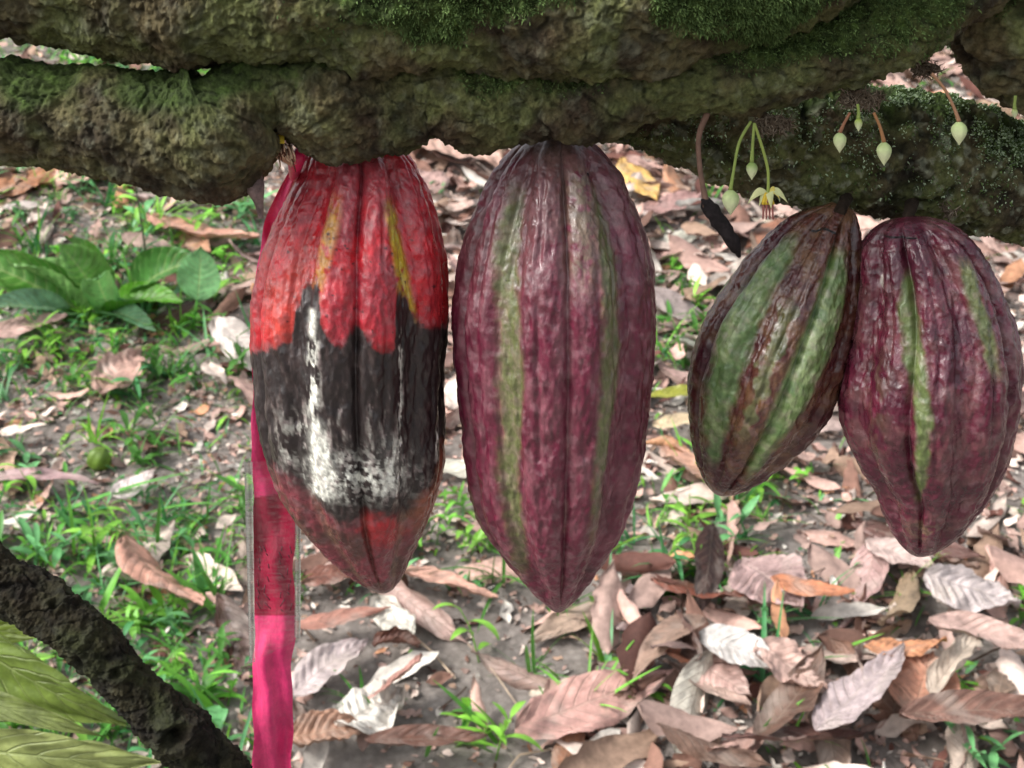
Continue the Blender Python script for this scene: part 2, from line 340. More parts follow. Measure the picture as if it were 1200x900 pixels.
def pod(label, outline, top, tip, Y, th0, seed, paint, ridge=(.055, .045), wob=.012, tone=.92, stem=None, rot=0., glossbase=.4):
    nr, na = 460, 420
    S, l, r, ax, pr, tp = poly_offsets(np.array(outline, float), top, tip, nr)
    c2 = tp+np.outer(S, ax)+np.outer((l+r)/2, pr); c2 = c2
    C = np.array([PV(x, y, Y) for x, y in c2]); dep = C@FW; R = (r-l)/2*dep/F
    A3 = np.array(PV(*tip, Y)-PV(*top, Y)); A3 /= np.linalg.norm(A3); E2 = np.array([0, -1., 0]); E1 = np.cross(A3, E2); E1 *= np.sign(E1[0])
    s01 = (S-S[0])/(S[-1]-S[0])
    th = (np.arange(na)/na*2*PI-PI)[None, :]+np.zeros((nr, 1))
    thd = np.degrees(th); wav = 7*(fbm(np.stack([s01*3, s01*0, s01*0], -1)+seed, 2, seed)-.5)
    ph = (thd-th0-wav[:, None]-rot*(s01[:, None]-.5)+36) % 72-36       # 0 at the broad furrows
    d1 = np.abs(ph); d2 = 36-d1
    dirv = np.sin(th)[..., None]*E1+np.cos(th)[..., None]*E2
    P0 = C[:, None]+R[:, None, None]*dirv
    st = np.stack([(P0@E1), (P0@E2), (P0@A3)*.45], -1)                 # stretched along the pod
    env = (.8+1.3*np.exp(-(s01/.2)**2)+.55*np.exp(-((1-s01)/.25)**2))[:, None]
    jit = 1+.5*(fbm(st*90, 2, seed+3)-.5)
    wd = 7*jit; xr = np.clip((d1-wd)/(36-wd), 0, 1); rib = (1-(2*xr-1)**2)**.62*(.85+.3*fbm(st*45, 2, seed+44))
    g = env*(.105*(rib-.95)-.7*ridge[0]*np.exp(-(d1/5)**2)-.9*ridge[1]*np.exp(-(d2/2.6)**2))
    g = g-.035*np.exp(-((d1-19)/2.0)**2)*sm(fbm(st*40, 2, seed+40), .45, .6)
    w1 = fbm(P0*95, 3, seed+5)-.5; w2 = 1-ridged(st*150, 2, seed+6); w3 = ridged(st*330+2, 2, seed+7)-.5
    fade = np.clip(np.minimum(s01, 1-s01)*14, .15, 1)[:, None]
    hgt = R[:, None]*g*fade+fade*(w1*wob*.09+(w2-.4)*-.0015+w3*.0012)
    P = P0+hgt[..., None]*dirv
    px, py = to_px(P0)
    ctx = dict(px=px, py=py, d1=d1, d2=d2, ph=ph, P=P0, st=st, s=s01[:, None]+0*px, seed=seed, thd=thd, w2=w2, front=np.cos(th))
    col, gl = paint(ctx)
    sp = fbm(st*np.array([600, 600, 500]), 3, seed+90); col = np.clip(col*tone*(1.12+.8*(sp-.5)+.6*(fbm(P0*330, 3, seed+91)-.5))[..., None], 0, .85)
    col = mixc(col, lin((158, 128, 132))*np.ones(3), .2*sm(fbm(P0*260, 3, seed+92), .54, .72)*sm(col[..., 0], .05, .1))
    ob = empty('cacao_pod', tuple(C[0])); tag(ob, label, 'cocoa pod', 'cocoa pods hanging under the limbs')
    me = mesh('fruit_body', P.reshape(-1, 3), grid_faces(nr, na), M['pod'], cols=col.reshape(-1, 3), extra=np.broadcast_to(gl, px.shape).ravel(), orig=C[0])
    child('fruit_body', me, ob)
    if stem:
        mb = MB(); mb.tube([PV(*p[:3]) for p in stem], [pxlen(p[3], p[2]) for p in stem], 20, lin((56, 44, 34)), len(stem)*8)
        mb.build('stalk', M['bark'], ob)
    return ob
def spots(ctx, pts, r):
    m = np.zeros_like(ctx['px'])
    for x, y, k in pts: m = np.maximum(m, sm(np.hypot(ctx['px']-x, ctx['py']-y), r*k*1.25, r*k*.6))
    return m*(ctx['front'] > 0)
def paint_sick(c):
    px, py, P = c['px'], c['py'], c['P']; n1 = fbm(P*70, 4, 50); n2 = fbm(P*300, 3, 51); nst = fbm(c['st']*np.array([420, 420, 260]), 4, 52)
    red = mixc(lin((190, 32, 44))*np.ones(3), lin((158, 46, 58)), sm(n1, .35, .65))
    red = mixc(red, lin((150, 70, 78)), .75*sm(py, 300, 190)*sm(px, 330, 400)*sm(px, 480, 440)*(.5+n2*.7))
    org = sm(px, 395, 350)*sm(py, 250, 310)*sm(px, 292, 325); red = mixc(red, lin((204, 72, 48)), .5*org*sm(n1, .3, .6))
    ed = sm(px, 495, 515)*sm(py, 260, 330); red = mixc(red, lin((190, 40, 40)), .6*ed)
    # yellow in the broad furrows
    yl = sm(np.abs(px-(392-.10*(py-230)-.0018*(py-230)**2*.6)), 13+4*n1, 3)*sm(py, 215, 260)*sm(py, 420, 330)
    yr = sm(np.abs(px-(462+.17*(py-240))), 13+5*n1, 5)*sm(py, 225, 262)
    yw = np.clip(yl*.5+yr, 0, 1)*sm(n2, .2, .5); red = mixc(red, lin((196, 172, 48)), yw)
    red = mixc(red, lin((150, 150, 70)), .5*yr*sm(py, 300, 240))
    xb = [285, 300, 320, 335, 345, 352, 372, 378, 385, 400, 414, 422, 430, 450, 462, 467, 472, 482, 490, 505, 520, 535]
    yb = [405, 412, 410, 398, 350, 334, 333, 380, 396, 408, 388, 384, 400, 416, 408, 352, 340, 352, 374, 388, 380, 380]
    top = np.interp(px+6*(n1-.5), xb, yb)+16*(n2-.5)
    bot = np.interp(px, [290, 310, 340, 380, 415, 430, 470, 490, 505, 525], [525, 545, 575, 604, 618, 602, 600, 590, 560, 515])+34*(n1-.5)+14*(n2-.5)
    blk = sm(py-top, -3, 5)*sm(bot-py, -12, 12)
    redm = sm(py-top, -16, 0)*sm(bot-py, -12, 12)*.55; red = mixc(red, lin((96, 24, 26)), redm)
    low = mixc(lin((122, 52, 62))*np.ones(3), lin((86, 50, 46)), sm(n1, .4, .62))
    low = mixc(low, lin((160, 28, 36)), .9*sm(np.hypot((px-450)/34, (py-616)/26)+1.6*(n1-.5)+.7*(n2-.5), 1.1, .3))
    low = mixc(low, lin((150, 84, 50)), .6*sm(px, 470, 495)*sm(py, 640, 600))
    low = mixc(low, lin((128, 104, 84)), .5*(np.exp(-(c['d1']/5)**2)+.6*np.exp(-(c['d2']/3)**2)))
    base = np.where((py > 500)[..., None], low, red)
    black = mixc(lin((30, 20, 20))*np.ones(3), lin((66, 50, 48)), .6*sm(nst, .45, .7))
    col = mixc(base, black, blk)
    rng2 = random.Random(3); pts = [(rng2.uniform(330, 512), rng2.uniform(270, 400), rng2.uniform(.5, 1.2)) for _ in range(30)]+[(398+rng2.gauss(0, 8), 300+rng2.gauss(0, 20), .9) for _ in range(9)]
    col = mixc(col, lin((50, 16, 20)), .9*spots(c, pts, 1.7)*(1-blk))
    # white mould
    q = sm(nst+.5*(n2-.5), .47, .6)
    w = np.exp(-((px-363)/5.5)**2)*sm(py, 360, 368)*sm(py, 402, 385)*1.6
    w = w+np.exp(-((px-(364+6*(n1-.5)))/7)**2)*sm(py, 392, 402)*sm(py, 500, 470)*q*1.3
    w = w+np.exp(-((px-(368+.12*(py-500)))/(9+.09*np.clip(py-500, 0, 90)))**2)*sm(py, 486, 505)*sm(py, 592, 575)*(.7+q)*1.6
    w = w+np.exp(-((px-472)/4)**2)*sm(py, 380, 400)*sm(py, 596, 560)*q*1.4
    w = w+np.exp(-((px-462)/15)**2)*sm(py, 500, 540)*sm(py, 595, 570)*(.15+q)*1.1
    w = w+np.exp(-((px-425)/55)**2)*np.exp(-((py-560)/24)**2)*sm(fbm(P*420, 4, 58), .46, .58)*.85+np.exp(-((px-342)/16)**2)*np.exp(-((py-515)/26)**2)*q*.5
    w = w+np.exp(-((px-511)/4)**2)*np.exp(-((py-520)/16)**2)*q*1.4+np.exp(-((px-415)/80)**2)*sm(py, 410, 480)*sm(py, 600, 560)*sm(nst, .6, .74)*.2
    w = np.clip(w, 0, 1)*blk*(c['front'] > -.1)*(.55+.45*sm(fbm(P*750, 3, 57), .38, .55)); w = np.maximum(w, .35*sm(w, .02, .3)*sm(n2, .4, .6)); col = mixc(col, lin((226, 226, 214)), w)
    return col, .34+.5*w+.12*blk-.04*(1-blk)
def paint_maroon(c):
    px, py, P = c['px'], c['py'], c['P']; n1 = fbm(P*60, 4, 60); n2 = fbm(P*260, 4, 61); nst = fbm(c['st']*np.array([260, 260, 120]), 4, 62)
    col = mixc(lin((104, 30, 54))*np.ones(3), lin((124, 68, 80)), sm(nst, .38, .68))
    col = mixc(col, lin((90, 14, 42)), .7*sm(n1, .5, .68))
    tp = sm(py, 420, 200); col = mixc(col, lin((112, 78, 76)), .6*tp*sm(n1+.3*(n2-.5), .35, .6))
    ol = np.exp(-((px-682)/22)**2)*sm(py, 175, 215)*sm(py, 370, 300); col = mixc(col, lin((124, 114, 92)), .75*ol*sm(n2, .3, .55))
    ol = sm(px, 640, 600)*sm(py, 190, 160)+sm(py, 215, 165)*np.exp(-((px-655)/32)**2); col = mixc(col, lin((128, 112, 98)), .7*np.clip(ol, 0, 1))
    bl = 592+4*np.sin(py/60)+np.where(py > 560, (py-560)*.20, 0)+np.where(py < 300, (300-py)*.14, 0)
    br = 720-np.where(py > 430, (py-430)*.13, 0)-np.where(py < 320, (320-py)*.17, 0)
    wdl = np.interp(py, [190, 300, 450, 600, 680], [4, 12, 16, 9, 4]); wdr = np.interp(py, [190, 300, 450, 560, 660], [5, 13, 13, 7, 3])
    b = sm(np.abs(px-bl)+10*(n2-.5), wdl+6, wdl-6)*sm(py, 200, 250)*sm(py, 700, 640)+sm(np.abs(px-br)+12*(n2-.5), wdr+6, wdr-6)*sm(py, 200, 245)*sm(py, 690, 560)
    back = c['front'] < 0; b = np.where(back, np.exp(-(c['d1']/7)**2), b)
    col = mixc(col, mixc(lin((98, 108, 62))*np.ones(3), lin((122, 118, 88)), sm(n2, .4, .65)), np.clip(b, 0, 1)*.9)
    col = mixc(col, lin((140, 112, 104)), .45*np.exp(-(c['d2']/1.6)**2)*sm(n1, .4, .55))
    dk = spots(c, [(699, 206, 1.3), (701, 213, .8), (586, 330, .5)], 2.2); col = mixc(col, lin((30, 14, 18)), dk)
    return col, .38+.1*(n1-.5)
def paint_green(c):
    px, py, P = c['px'], c['py'], c['P']; n1 = fbm(P*75, 4, 70); n2 = fbm(P*260, 4, 71); ws = fbm(P*150+2, 3, 73)
    col = mixc(lin((84, 46, 36))*np.ones(3), lin((104, 74, 54)), sm(ws, .4, .64)); col = mixc(col, lin((66, 22, 34)), .7*sm(n1, .48, .62)+.3*sm(px, 860, 820))
    col = mixc(col, lin((74, 18, 36)), .5*sm(py, 330, 260)*sm(px, 960, 900))
    t = c['s']
    x1 = np.interp(py, [270, 300, 350, 400, 450, 500, 540], [935, 912, 880, 858, 846, 838, 834]); w1 = np.interp(py, [265, 300, 350, 420, 480, 545], [3, 14, 21, 19, 14, 3])
    x2 = np.interp(py, [290, 330, 380, 430, 480, 520, 560], [983, 980, 966, 946, 922, 900, 876]); w2 = np.interp(py, [285, 330, 400, 450, 500, 560], [4, 15, 22, 20, 15, 2])
    b1 = sm(np.abs(px-x1)+14*(ws-.5)+6*(n2-.5), w1+6, w1-6)*sm(py, 262, 300)*sm(py, 555, 530); b2 = sm(np.abs(px-x2)+14*(ws-.5)+6*(n2-.5), w2+6, w2-6)*sm(py, 280, 315)*sm(py, 570, 545)
    x3 = np.interp(py, [330, 420, 520], [935, 905, 868]); b3 = .5*sm(np.abs(px-x3)+40*(ws-.5), 12, 5)*sm(py, 330, 380)*sm(py, 540, 480)
    back = c['front'] < 0; b = np.where(back, sm(c['d1'], 13, 9), np.clip(b1+b2+b3, 0, 1))
    gr = mixc(lin((92, 114, 62))*np.ones(3), lin((126, 142, 96)), sm(n2, .38, .62)); gr = mixc(gr, lin((72, 104, 58)), .6*sm(n1, .5, .65))
    col = mixc(col, gr, b)
    # dark scar near the shoulder
    sc = sm(np.abs(py-(268+.12*(px-948)+2*np.sin(px/5))), 2.2, .8)*sm(px, 944, 950)*sm(px, 986, 978)*(c['front'] > 0); col = mixc(col, lin((20, 14, 12)), sc)
    col = mixc(col, lin((46, 26, 24)), .7*sm(py, 560, 580)*sm(n1, .4, .6))
    return col, .26+.2*b+.12*(n1-.5)
def paint_purple(c):
    px, py, P = c['px'], c['py'], c['P']; n1 = fbm(P*65, 4, 80); n2 = fbm(P*280, 4, 81); ws = fbm(P*140, 3, 83)
    col = mixc(lin((98, 32, 52))*np.ones(3), lin((108, 64, 68)), sm(ws, .42, .66)); col = mixc(col, lin((68, 14, 36)), .7*sm(n1, .5, .65))
    col = mixc(col, lin((94, 74, 58)), .6*np.exp(-((px-1028)/14)**2)*sm(py, 400, 440)*sm(py, 560, 500)*sm(ws, .4, .55))
    x1 = np.interp(py, [320, 370, 430, 500, 590], [1061, 1064, 1074, 1083, 1076]); w1 = np.interp(py, [318, 370, 430, 500, 560, 592], [2, 10, 12, 9, 7, 1])
    b1 = sm(np.abs(px-x1)+10*(ws-.5)+5*(n2-.5), w1+4, w1-4)*sm(py, 312, 330)*sm(py, 598, 575)
    x2 = np.interp(py, [300, 350, 400, 450], [1126, 1142, 1158, 1170]); b2 = .85*sm(np.abs(px-x2)+10*(ws-.5), 10, 4)*sm(py, 295, 320)*sm(py, 455, 420)
    back = c['front'] < 0; b = np.where(back, sm(c['d1'], 8, 5), np.clip(b1+b2, 0, 1))
    col = mixc(col, mixc(lin((92, 110, 58))*np.ones(3), lin((112, 126, 78)), sm(n2, .4, .62)), b*.95)
    sc = sm(np.abs(py-(277+.06*(px-1032))), 1.7, .6)*sm(px, 1028, 1033)*sm(px, 1078, 1072)*(c['front'] > 0); col = mixc(col, lin((16, 10, 10)), sc)
    xs = 1032+.28*(325-py)*-1+4*np.sin(py/5); st = sm(np.abs(px-(1026+.32*(345-py)*-.1+3*np.sin(py/6))), 2.4, 1)*sm(py, 322, 326)*sm(py, 362, 352)*(c['front'] > 0)
    col = mixc(col, lin((200, 190, 178)), .8*st)
    col = mixc(col, lin((150, 132, 96)), .5*np.exp(-((px-1085)/22)**2)*np.exp(-((py-622)/10)**2)*sm(n2, .5, .6))
    return col, .26+.12*b+.12*(n1-.5)

O1 = [(415, 158), (455, 163), (480, 182), (496, 212), (510, 250), (521, 300), (524, 350), (522, 400), (519, 450), (520, 500), (518, 545), (503, 600), (485, 642), (468, 680), (450, 694), (422, 682), (385, 650), (342, 600), (319, 550), (306, 500), (301, 450), (297, 400), (298, 350), (306, 310), (318, 275), (334, 240), (352, 205), (366, 176)]
O2 = [(652, 158), (690, 164), (722, 200), (745, 250), (762, 300), (768, 350), (767, 400), (763, 450), (757, 500), (750, 550), (736, 602), (715, 642), (688, 683), (668, 708), (653, 717), (634, 703), (614, 680), (584, 641), (559, 600), (547, 550), (541, 500), (535, 450), (531, 400), (532, 350), (540, 300), (553, 250), (578, 198), (612, 164)]
O3 = [(975, 236), (930, 250), (882, 290), (850, 330), (821, 380), (808, 430), (807, 480), (814, 528), (828, 566), (846, 581), (880, 571), (930, 536), (968, 492), (988, 442), (1002, 390), (1009, 335), (1009, 285), (1000, 248)]
O4 = [(1062, 254), (1032, 262), (1014, 282), (1010, 315), (1008, 350), (1000, 395), (990, 435), (985, 465), (990, 502), (1007, 540), (1027, 572), (1042, 612), (1060, 642), (1080, 651), (1110, 636), (1141, 600), (1167, 560), (1186, 502), (1192, 450), (1189, 400), (1175, 350), (1151, 302), (1122, 270), (1092, 257)]
pod('half rotten cocoa pod, red above, black with white mould below, in front of the ribbon', O1, (415, 160), (450, 694), .60, -27, 11, paint_sick, stem=[(420, 185, .60, 20), (415, 160, .598, 16), (410, 130, .59, 16)], ridge=(.04, .055))
pod('largest dusty maroon cocoa pod with two narrow green stripes, hanging at the centre', O2, (654, 158), (653, 717), .60, -29, 23, paint_maroon, stem=[(655, 182, .60, 20), (652, 158, .598, 16), (650, 130, .59, 16)], ridge=(.035, .035), tone=.74)
pod('leaning brown cocoa pod with two broad green stripes, touching the purple pod on its right', O3, (990, 240), (846, 581), .625, -30, 37, paint_green, stem=[(980, 258, .62, 8), (986, 244, .618, 7), (990, 236, .625, 7), (994, 226, .64, 9)], ridge=(.05, .06), tone=.85)
pod('glossy purple cocoa pod with one thin green stripe, rightmost of the four', O4, (1060, 254), (1082, 651), .605, 6, 41, paint_purple, stem=[(1063, 275, .607, 8), (1063, 258, .608, 7), (1066, 248, .62, 7), (1070, 232, .64, 9)], ridge=(.05, .055), tone=.68)

# ------------------------------------------------------------------ flower buds
def bud(px, py, w, h, stalk, Y, label, ctop=(196, 214, 150), stalkc=(150, 170, 90), tipc=None):
    o = tag(empty('flower_bud', tuple(PV(stalk[0][0], stalk[0][1], Y))), label, 'flower bud', 'cocoa flower buds hanging from the bark'); n = 14; k = 20
    v = []; c0 = np.array(PV(px, py-h/2, Y)); c1 = np.array(PV(px, py+h/2, Y)); W = pxlen(w/2, Y)
    prof = [0, .45, .72, .9, .99, 1, .97, .9, .8, .66, .5, .33, .16, .0]
    for i in range(n):
        for j in range(k):
            a = 2*PI*j/k; rr = W*prof[i]*(1+.05*math.cos(5*a)); v.append(c0+(c1-c0)*i/(n-1)+np.array([math.cos(a)*rr, math.sin(a)*rr, 0]))
    t = np.repeat(np.linspace(0, 1, n), k); cols = mixc(lin(ctop)*np.ones(3), lin((226, 232, 190)), sm(t, .1, .7))
    me = mesh('bud', v, grid_faces(n, k), M['bud'], cols=cols, orig=o.location); child('bud', me, o)
    mb = MB(); pts = [PV(x, y, Y) for x, y in stalk]+[PV(px, py-h/2+1, Y)]
    mb.tube(pts, [pxlen(1.8, Y)]*(len(pts)-1)+[pxlen(2.6, Y)], 10, lin(stalkc), 24); mb.build('stalk', M['bud'], o); return o
YB = .575
bud(856, 237, 20, 31, [(880, 142), (866, 168), (859, 205)], YB, 'large pale bud on a long green stalk, left of the open flower')
bud(881, 200, 13, 22, [(884, 144), (882, 170)], YB, 'small pale green bud between the two long green stalks', (150, 176, 100))
bud(984, 167, 15, 25, [(996, 132), (989, 145)], YB, 'creamy bud on a short brown stalk, left of a tiny bud', stalkc=(160, 112, 84))
bud(1006, 146, 9, 17, [(1005, 122), (1006, 130)], YB, 'tiny yellow-green bud between two larger creamy buds', (170, 190, 90))
bud(1036, 180, 17, 29, [(1024, 132), (1031, 148)], YB, 'creamy bud on an orange stalk in front of the lichen-covered limb', stalkc=(170, 124, 84))
bud(1124, 156, 18, 29, [(1092, 86), (1106, 103), (1117, 124)], YB, 'creamy bud on a long pinkish arching stalk, rightmost large bud', stalkc=(176, 134, 104))
bud(1189, 133, 7, 13, [(1190, 112), (1189, 122)], .60, 'tiny bud at the right edge of the picture', (180, 196, 120))
def flower():
    Y = YB; o = tag(empty('open_flower', tuple(PV(885, 150, Y))), 'small open yellow and cream flower on a green stalk above the leaning pod', 'flower')
    mb = MB(); mb.tube([PV(884, 145, Y), PV(893, 172, Y), PV(900, 200, Y), PV(900, 228, Y)], [pxlen(1.8, Y)]*4, 10, lin((156, 172, 90)), 24); mb.build('stalk', M['bud'], o)
    for k, (dx, dy, dz) in enumerate([(-10, 6, 0), (-24, 3, -4), (15, 0, 2), (24, 3, 3), (3, 8, -6)]):
        mb = MB(); a = PV(900, 226, Y); b = PV(900+dx, 226+dy, Y)+Vector((0, pxlen(dz, Y), 0)); V = []; n = 9
        ax = (b-a); sd = ax.cross(Vector((0, -1, .4))).normalized()
        for i in range(n):
            t = i/(n-1); w = pxlen(4.6, Y)*math.sin(PI*min(.98, t*.92+.06)); dr = Vector((0, 0, -pxlen(9, Y)*t*t+pxlen(5, Y)*math.sin(PI*t)))
            for s in (-1, 0, 1): V.append(a+ax*t+dr+sd*w*s+Vector((0, -.0006*(1-abs(s)), 0)))
        fs = [(i*3+j, i*3+j+1, i*3+j+4, i*3+j+3) for i in range(n-1) for j in (0, 1)]
        mb.add(V, fs, lin((214, 218, 160) if k != 2 else (222, 206, 110))); mb.build('petal', M['bud'], o)
    mb = MB()
    for i in range(4):
        x = 900+(i-1.5)*3; mb.tube([PV(900, 228, Y), PV(x, 238, Y-.001*(i % 2)), PV(x+(i-1.5)*1., 257, Y)], [pxlen(1.8, Y), pxlen(1.7, Y), pxlen(.8, Y)], 8, lin((164, 104, 98)), 10)
    for i in range(4): mb.tube([PV(898+i, 226, Y), PV(894+i*4, 240, Y-.001)], [pxlen(3, Y), pxlen(2, Y)], 8, lin((216, 186, 60)), 6)
    mb.build('stamens', M['bud'], o)
flower()
# withered young pod on a dry stem
o = tag(empty('withered_pod', tuple(PV(826, 135, .575))), 'black shrivelled young pod on a thin dry stem left of the flowers', 'withered pod')
mb = MB(); mb.tube([PV(829, 132, .575), PV(819, 160, .575), PV(820, 195, .575), PV(825, 225, .575), PV(828, 242, .575)], [pxlen(r, .575) for r in (4, 3.2, 3, 3.4, 5)], 12, lin((112, 88, 76)), 40); mb.build('stem', M['fibre'], o)
mb = MB(); mb.tube([PV(824, 232, .575), PV(832, 244, .575), PV(845, 262, .575), PV(858, 283, .577), PV(867, 300, .58)], [pxlen(r, .575) for r in (3, 9, 8.5, 8, 3)], 16, lin((40, 34, 36)), 40)
vv = np.vstack(mb.v); mb.v = [vv+((fbm(vv*300, 3, 5)-.5)*.0022)[:, None]*np.array([1, .5, .6])]; mb.build('shrivelled_body', M['bark'], o)
# little dry stub under the end of the left limb
mb = MB(); mb.tube([PV(296, 190, .575), PV(297, 206, .565), PV(299, 220, .56), PV(303, 236, .56), PV(306, 256, .56)], [pxlen(r, .57) for r in (7, 10, 11, 6, 3)], 14, lin((150, 128, 124)), 30)
tag(mb.build('dry_stub', M['bark'], None, PV(296, 190, .575)), 'small grey brown dried stub hanging beside the ribbon knot', 'dried bud')

# ------------------------------------------------------------------ ribbon and plastic sleeve
def ribbon():
    ys = [186, 200, 230, 260, 300, 350, 400, 450, 500, 550, 600, 700, 800, 900, 980]
    xl = [345, 341, 322, 311, 302, 296, 295, 295, 295, 296, 296, 298, 297, 295, 294]
    wd = [10, 17, 28, 40, 50, 52, 52, 52, 52, 51, 50, 48, 46, 47, 47]
    n = 420; Y0 = .655; yy = np.linspace(186, 980, n); m = 26; V = []; C = []
    L = np.interp(yy, ys, xl); W = np.interp(yy, ys, wd)
    L = np.convolve(np.r_[[L[0]]*9, L, [L[-1]]*9], np.ones(19)/19, 'valid'); W = np.convolve(np.r_[[W[0]]*9, W, [W[-1]]*9], np.ones(19)/19, 'valid')
    for i, y in enumerate(yy):
        Yc = np.interp(y, [186, 260, 400], [.60, .64, Y0])
        for j in range(m):
            t = j/(m-1); z = .0022*math.sin(t*5+y*.011)+.0015*math.sin(t*11-y*.03)+.0016*math.sin(y*.021+t*2)+.001*math.sin(y*.07+t*5)
            if y < 300: z += .003*math.sin(t*9)*(300-y)/110
            V.append(PV(L[i]+1.2*math.sin(y*.045)+.8*math.sin(y*.11+1)+(W[i]+1.4*math.sin(y*.06+2))*t, y, Yc+z)); dbl = 1 if 583-6*t < y < 722 else 0
            C.append(lin((224, 60, 118))*(1+.1*math.sin(y*.13+t*3)*math.sin(y*.031)) if not dbl else lin((158, 2, 56)))
    o = tag(empty('pink_ribbon', tuple(PV(349, 186, .60))), 'long bright pink marking ribbon tied to the limb behind the half rotten pod', 'ribbon')
    mt, nt, b = newmat('ribbon_plastic'); at = N(nt, 'ShaderNodeAttribute', attribute_name='col'); tc = N(nt, 'ShaderNodeTexCoord').outputs['Object']
    nt.links.new(vary(nt, at.outputs['Color'], 250, .85, 1.15, tc), b.inputs['Base Color']); b.inputs['Roughness'].default_value = .38
    mp = N(nt, 'ShaderNodeMapping'); mp.inputs['Scale'].default_value = (1, 1, .35); nt.links.new(tc, mp.inputs[0]); bump_chain(nt, b, [(420, 3, .6, .0008, .8), (60, 3, .5, .003, .5)], mp.outputs[0])
    me = mesh('strip', V, grid_faces(n, m, False), mt, cols=np.array(C), orig=o.location); child('strip', me, o)
    mb = MB()
    mb.tube([PV(360, 166, .58), PV(352, 178, .578), PV(347, 190, .58), PV(344, 208, .60)], [pxlen(r, .59) for r in (3, 7, 9, 5)], 12, lin((214, 40, 96)), 24)
    mb.tube([PV(338, 182, .585), PV(350, 187, .581), PV(358, 184, .585)], [pxlen(r, .59) for r in (3, 5, 4)], 10, lin((214, 40, 96)), 14)
    mb.build('knot', mt, o)
    # frayed pale string by the knot
    f = MB(); r = random.Random(4)
    for i in range(46):
        x = r.uniform(308, 342); y = 158+.6*(x-310)+r.gauss(0, 4); f.tube([PV(x, y, .566), PV(x+r.gauss(2, 3), y+r.uniform(6, 12), .561), PV(x+r.gauss(5, 4), y+r.uniform(12, 22), .564)], [pxlen(1.2, .58), pxlen(1, .58), pxlen(.5, .58)], 5, lin((200, 168, 140) if i % 3 else (96, 60, 44)), 6)
    for i in range(12):
        x = r.uniform(316, 332); f.tube([PV(x, 154, .565), PV(x+r.gauss(0, 3), 168, .560)], [pxlen(1.8, .58), pxlen(.8, .58)], 6, lin((214, 186, 60)), 5)
    f.tube([PV(306, 160, .575), PV(320, 172, .57), PV(342, 190, .575)], [pxlen(7, .59), pxlen(9, .59), pxlen(5, .59)], 10, lin((196, 156, 132)), 16)
    f.build('frayed_string', M['fibre'], o)
ribbon()
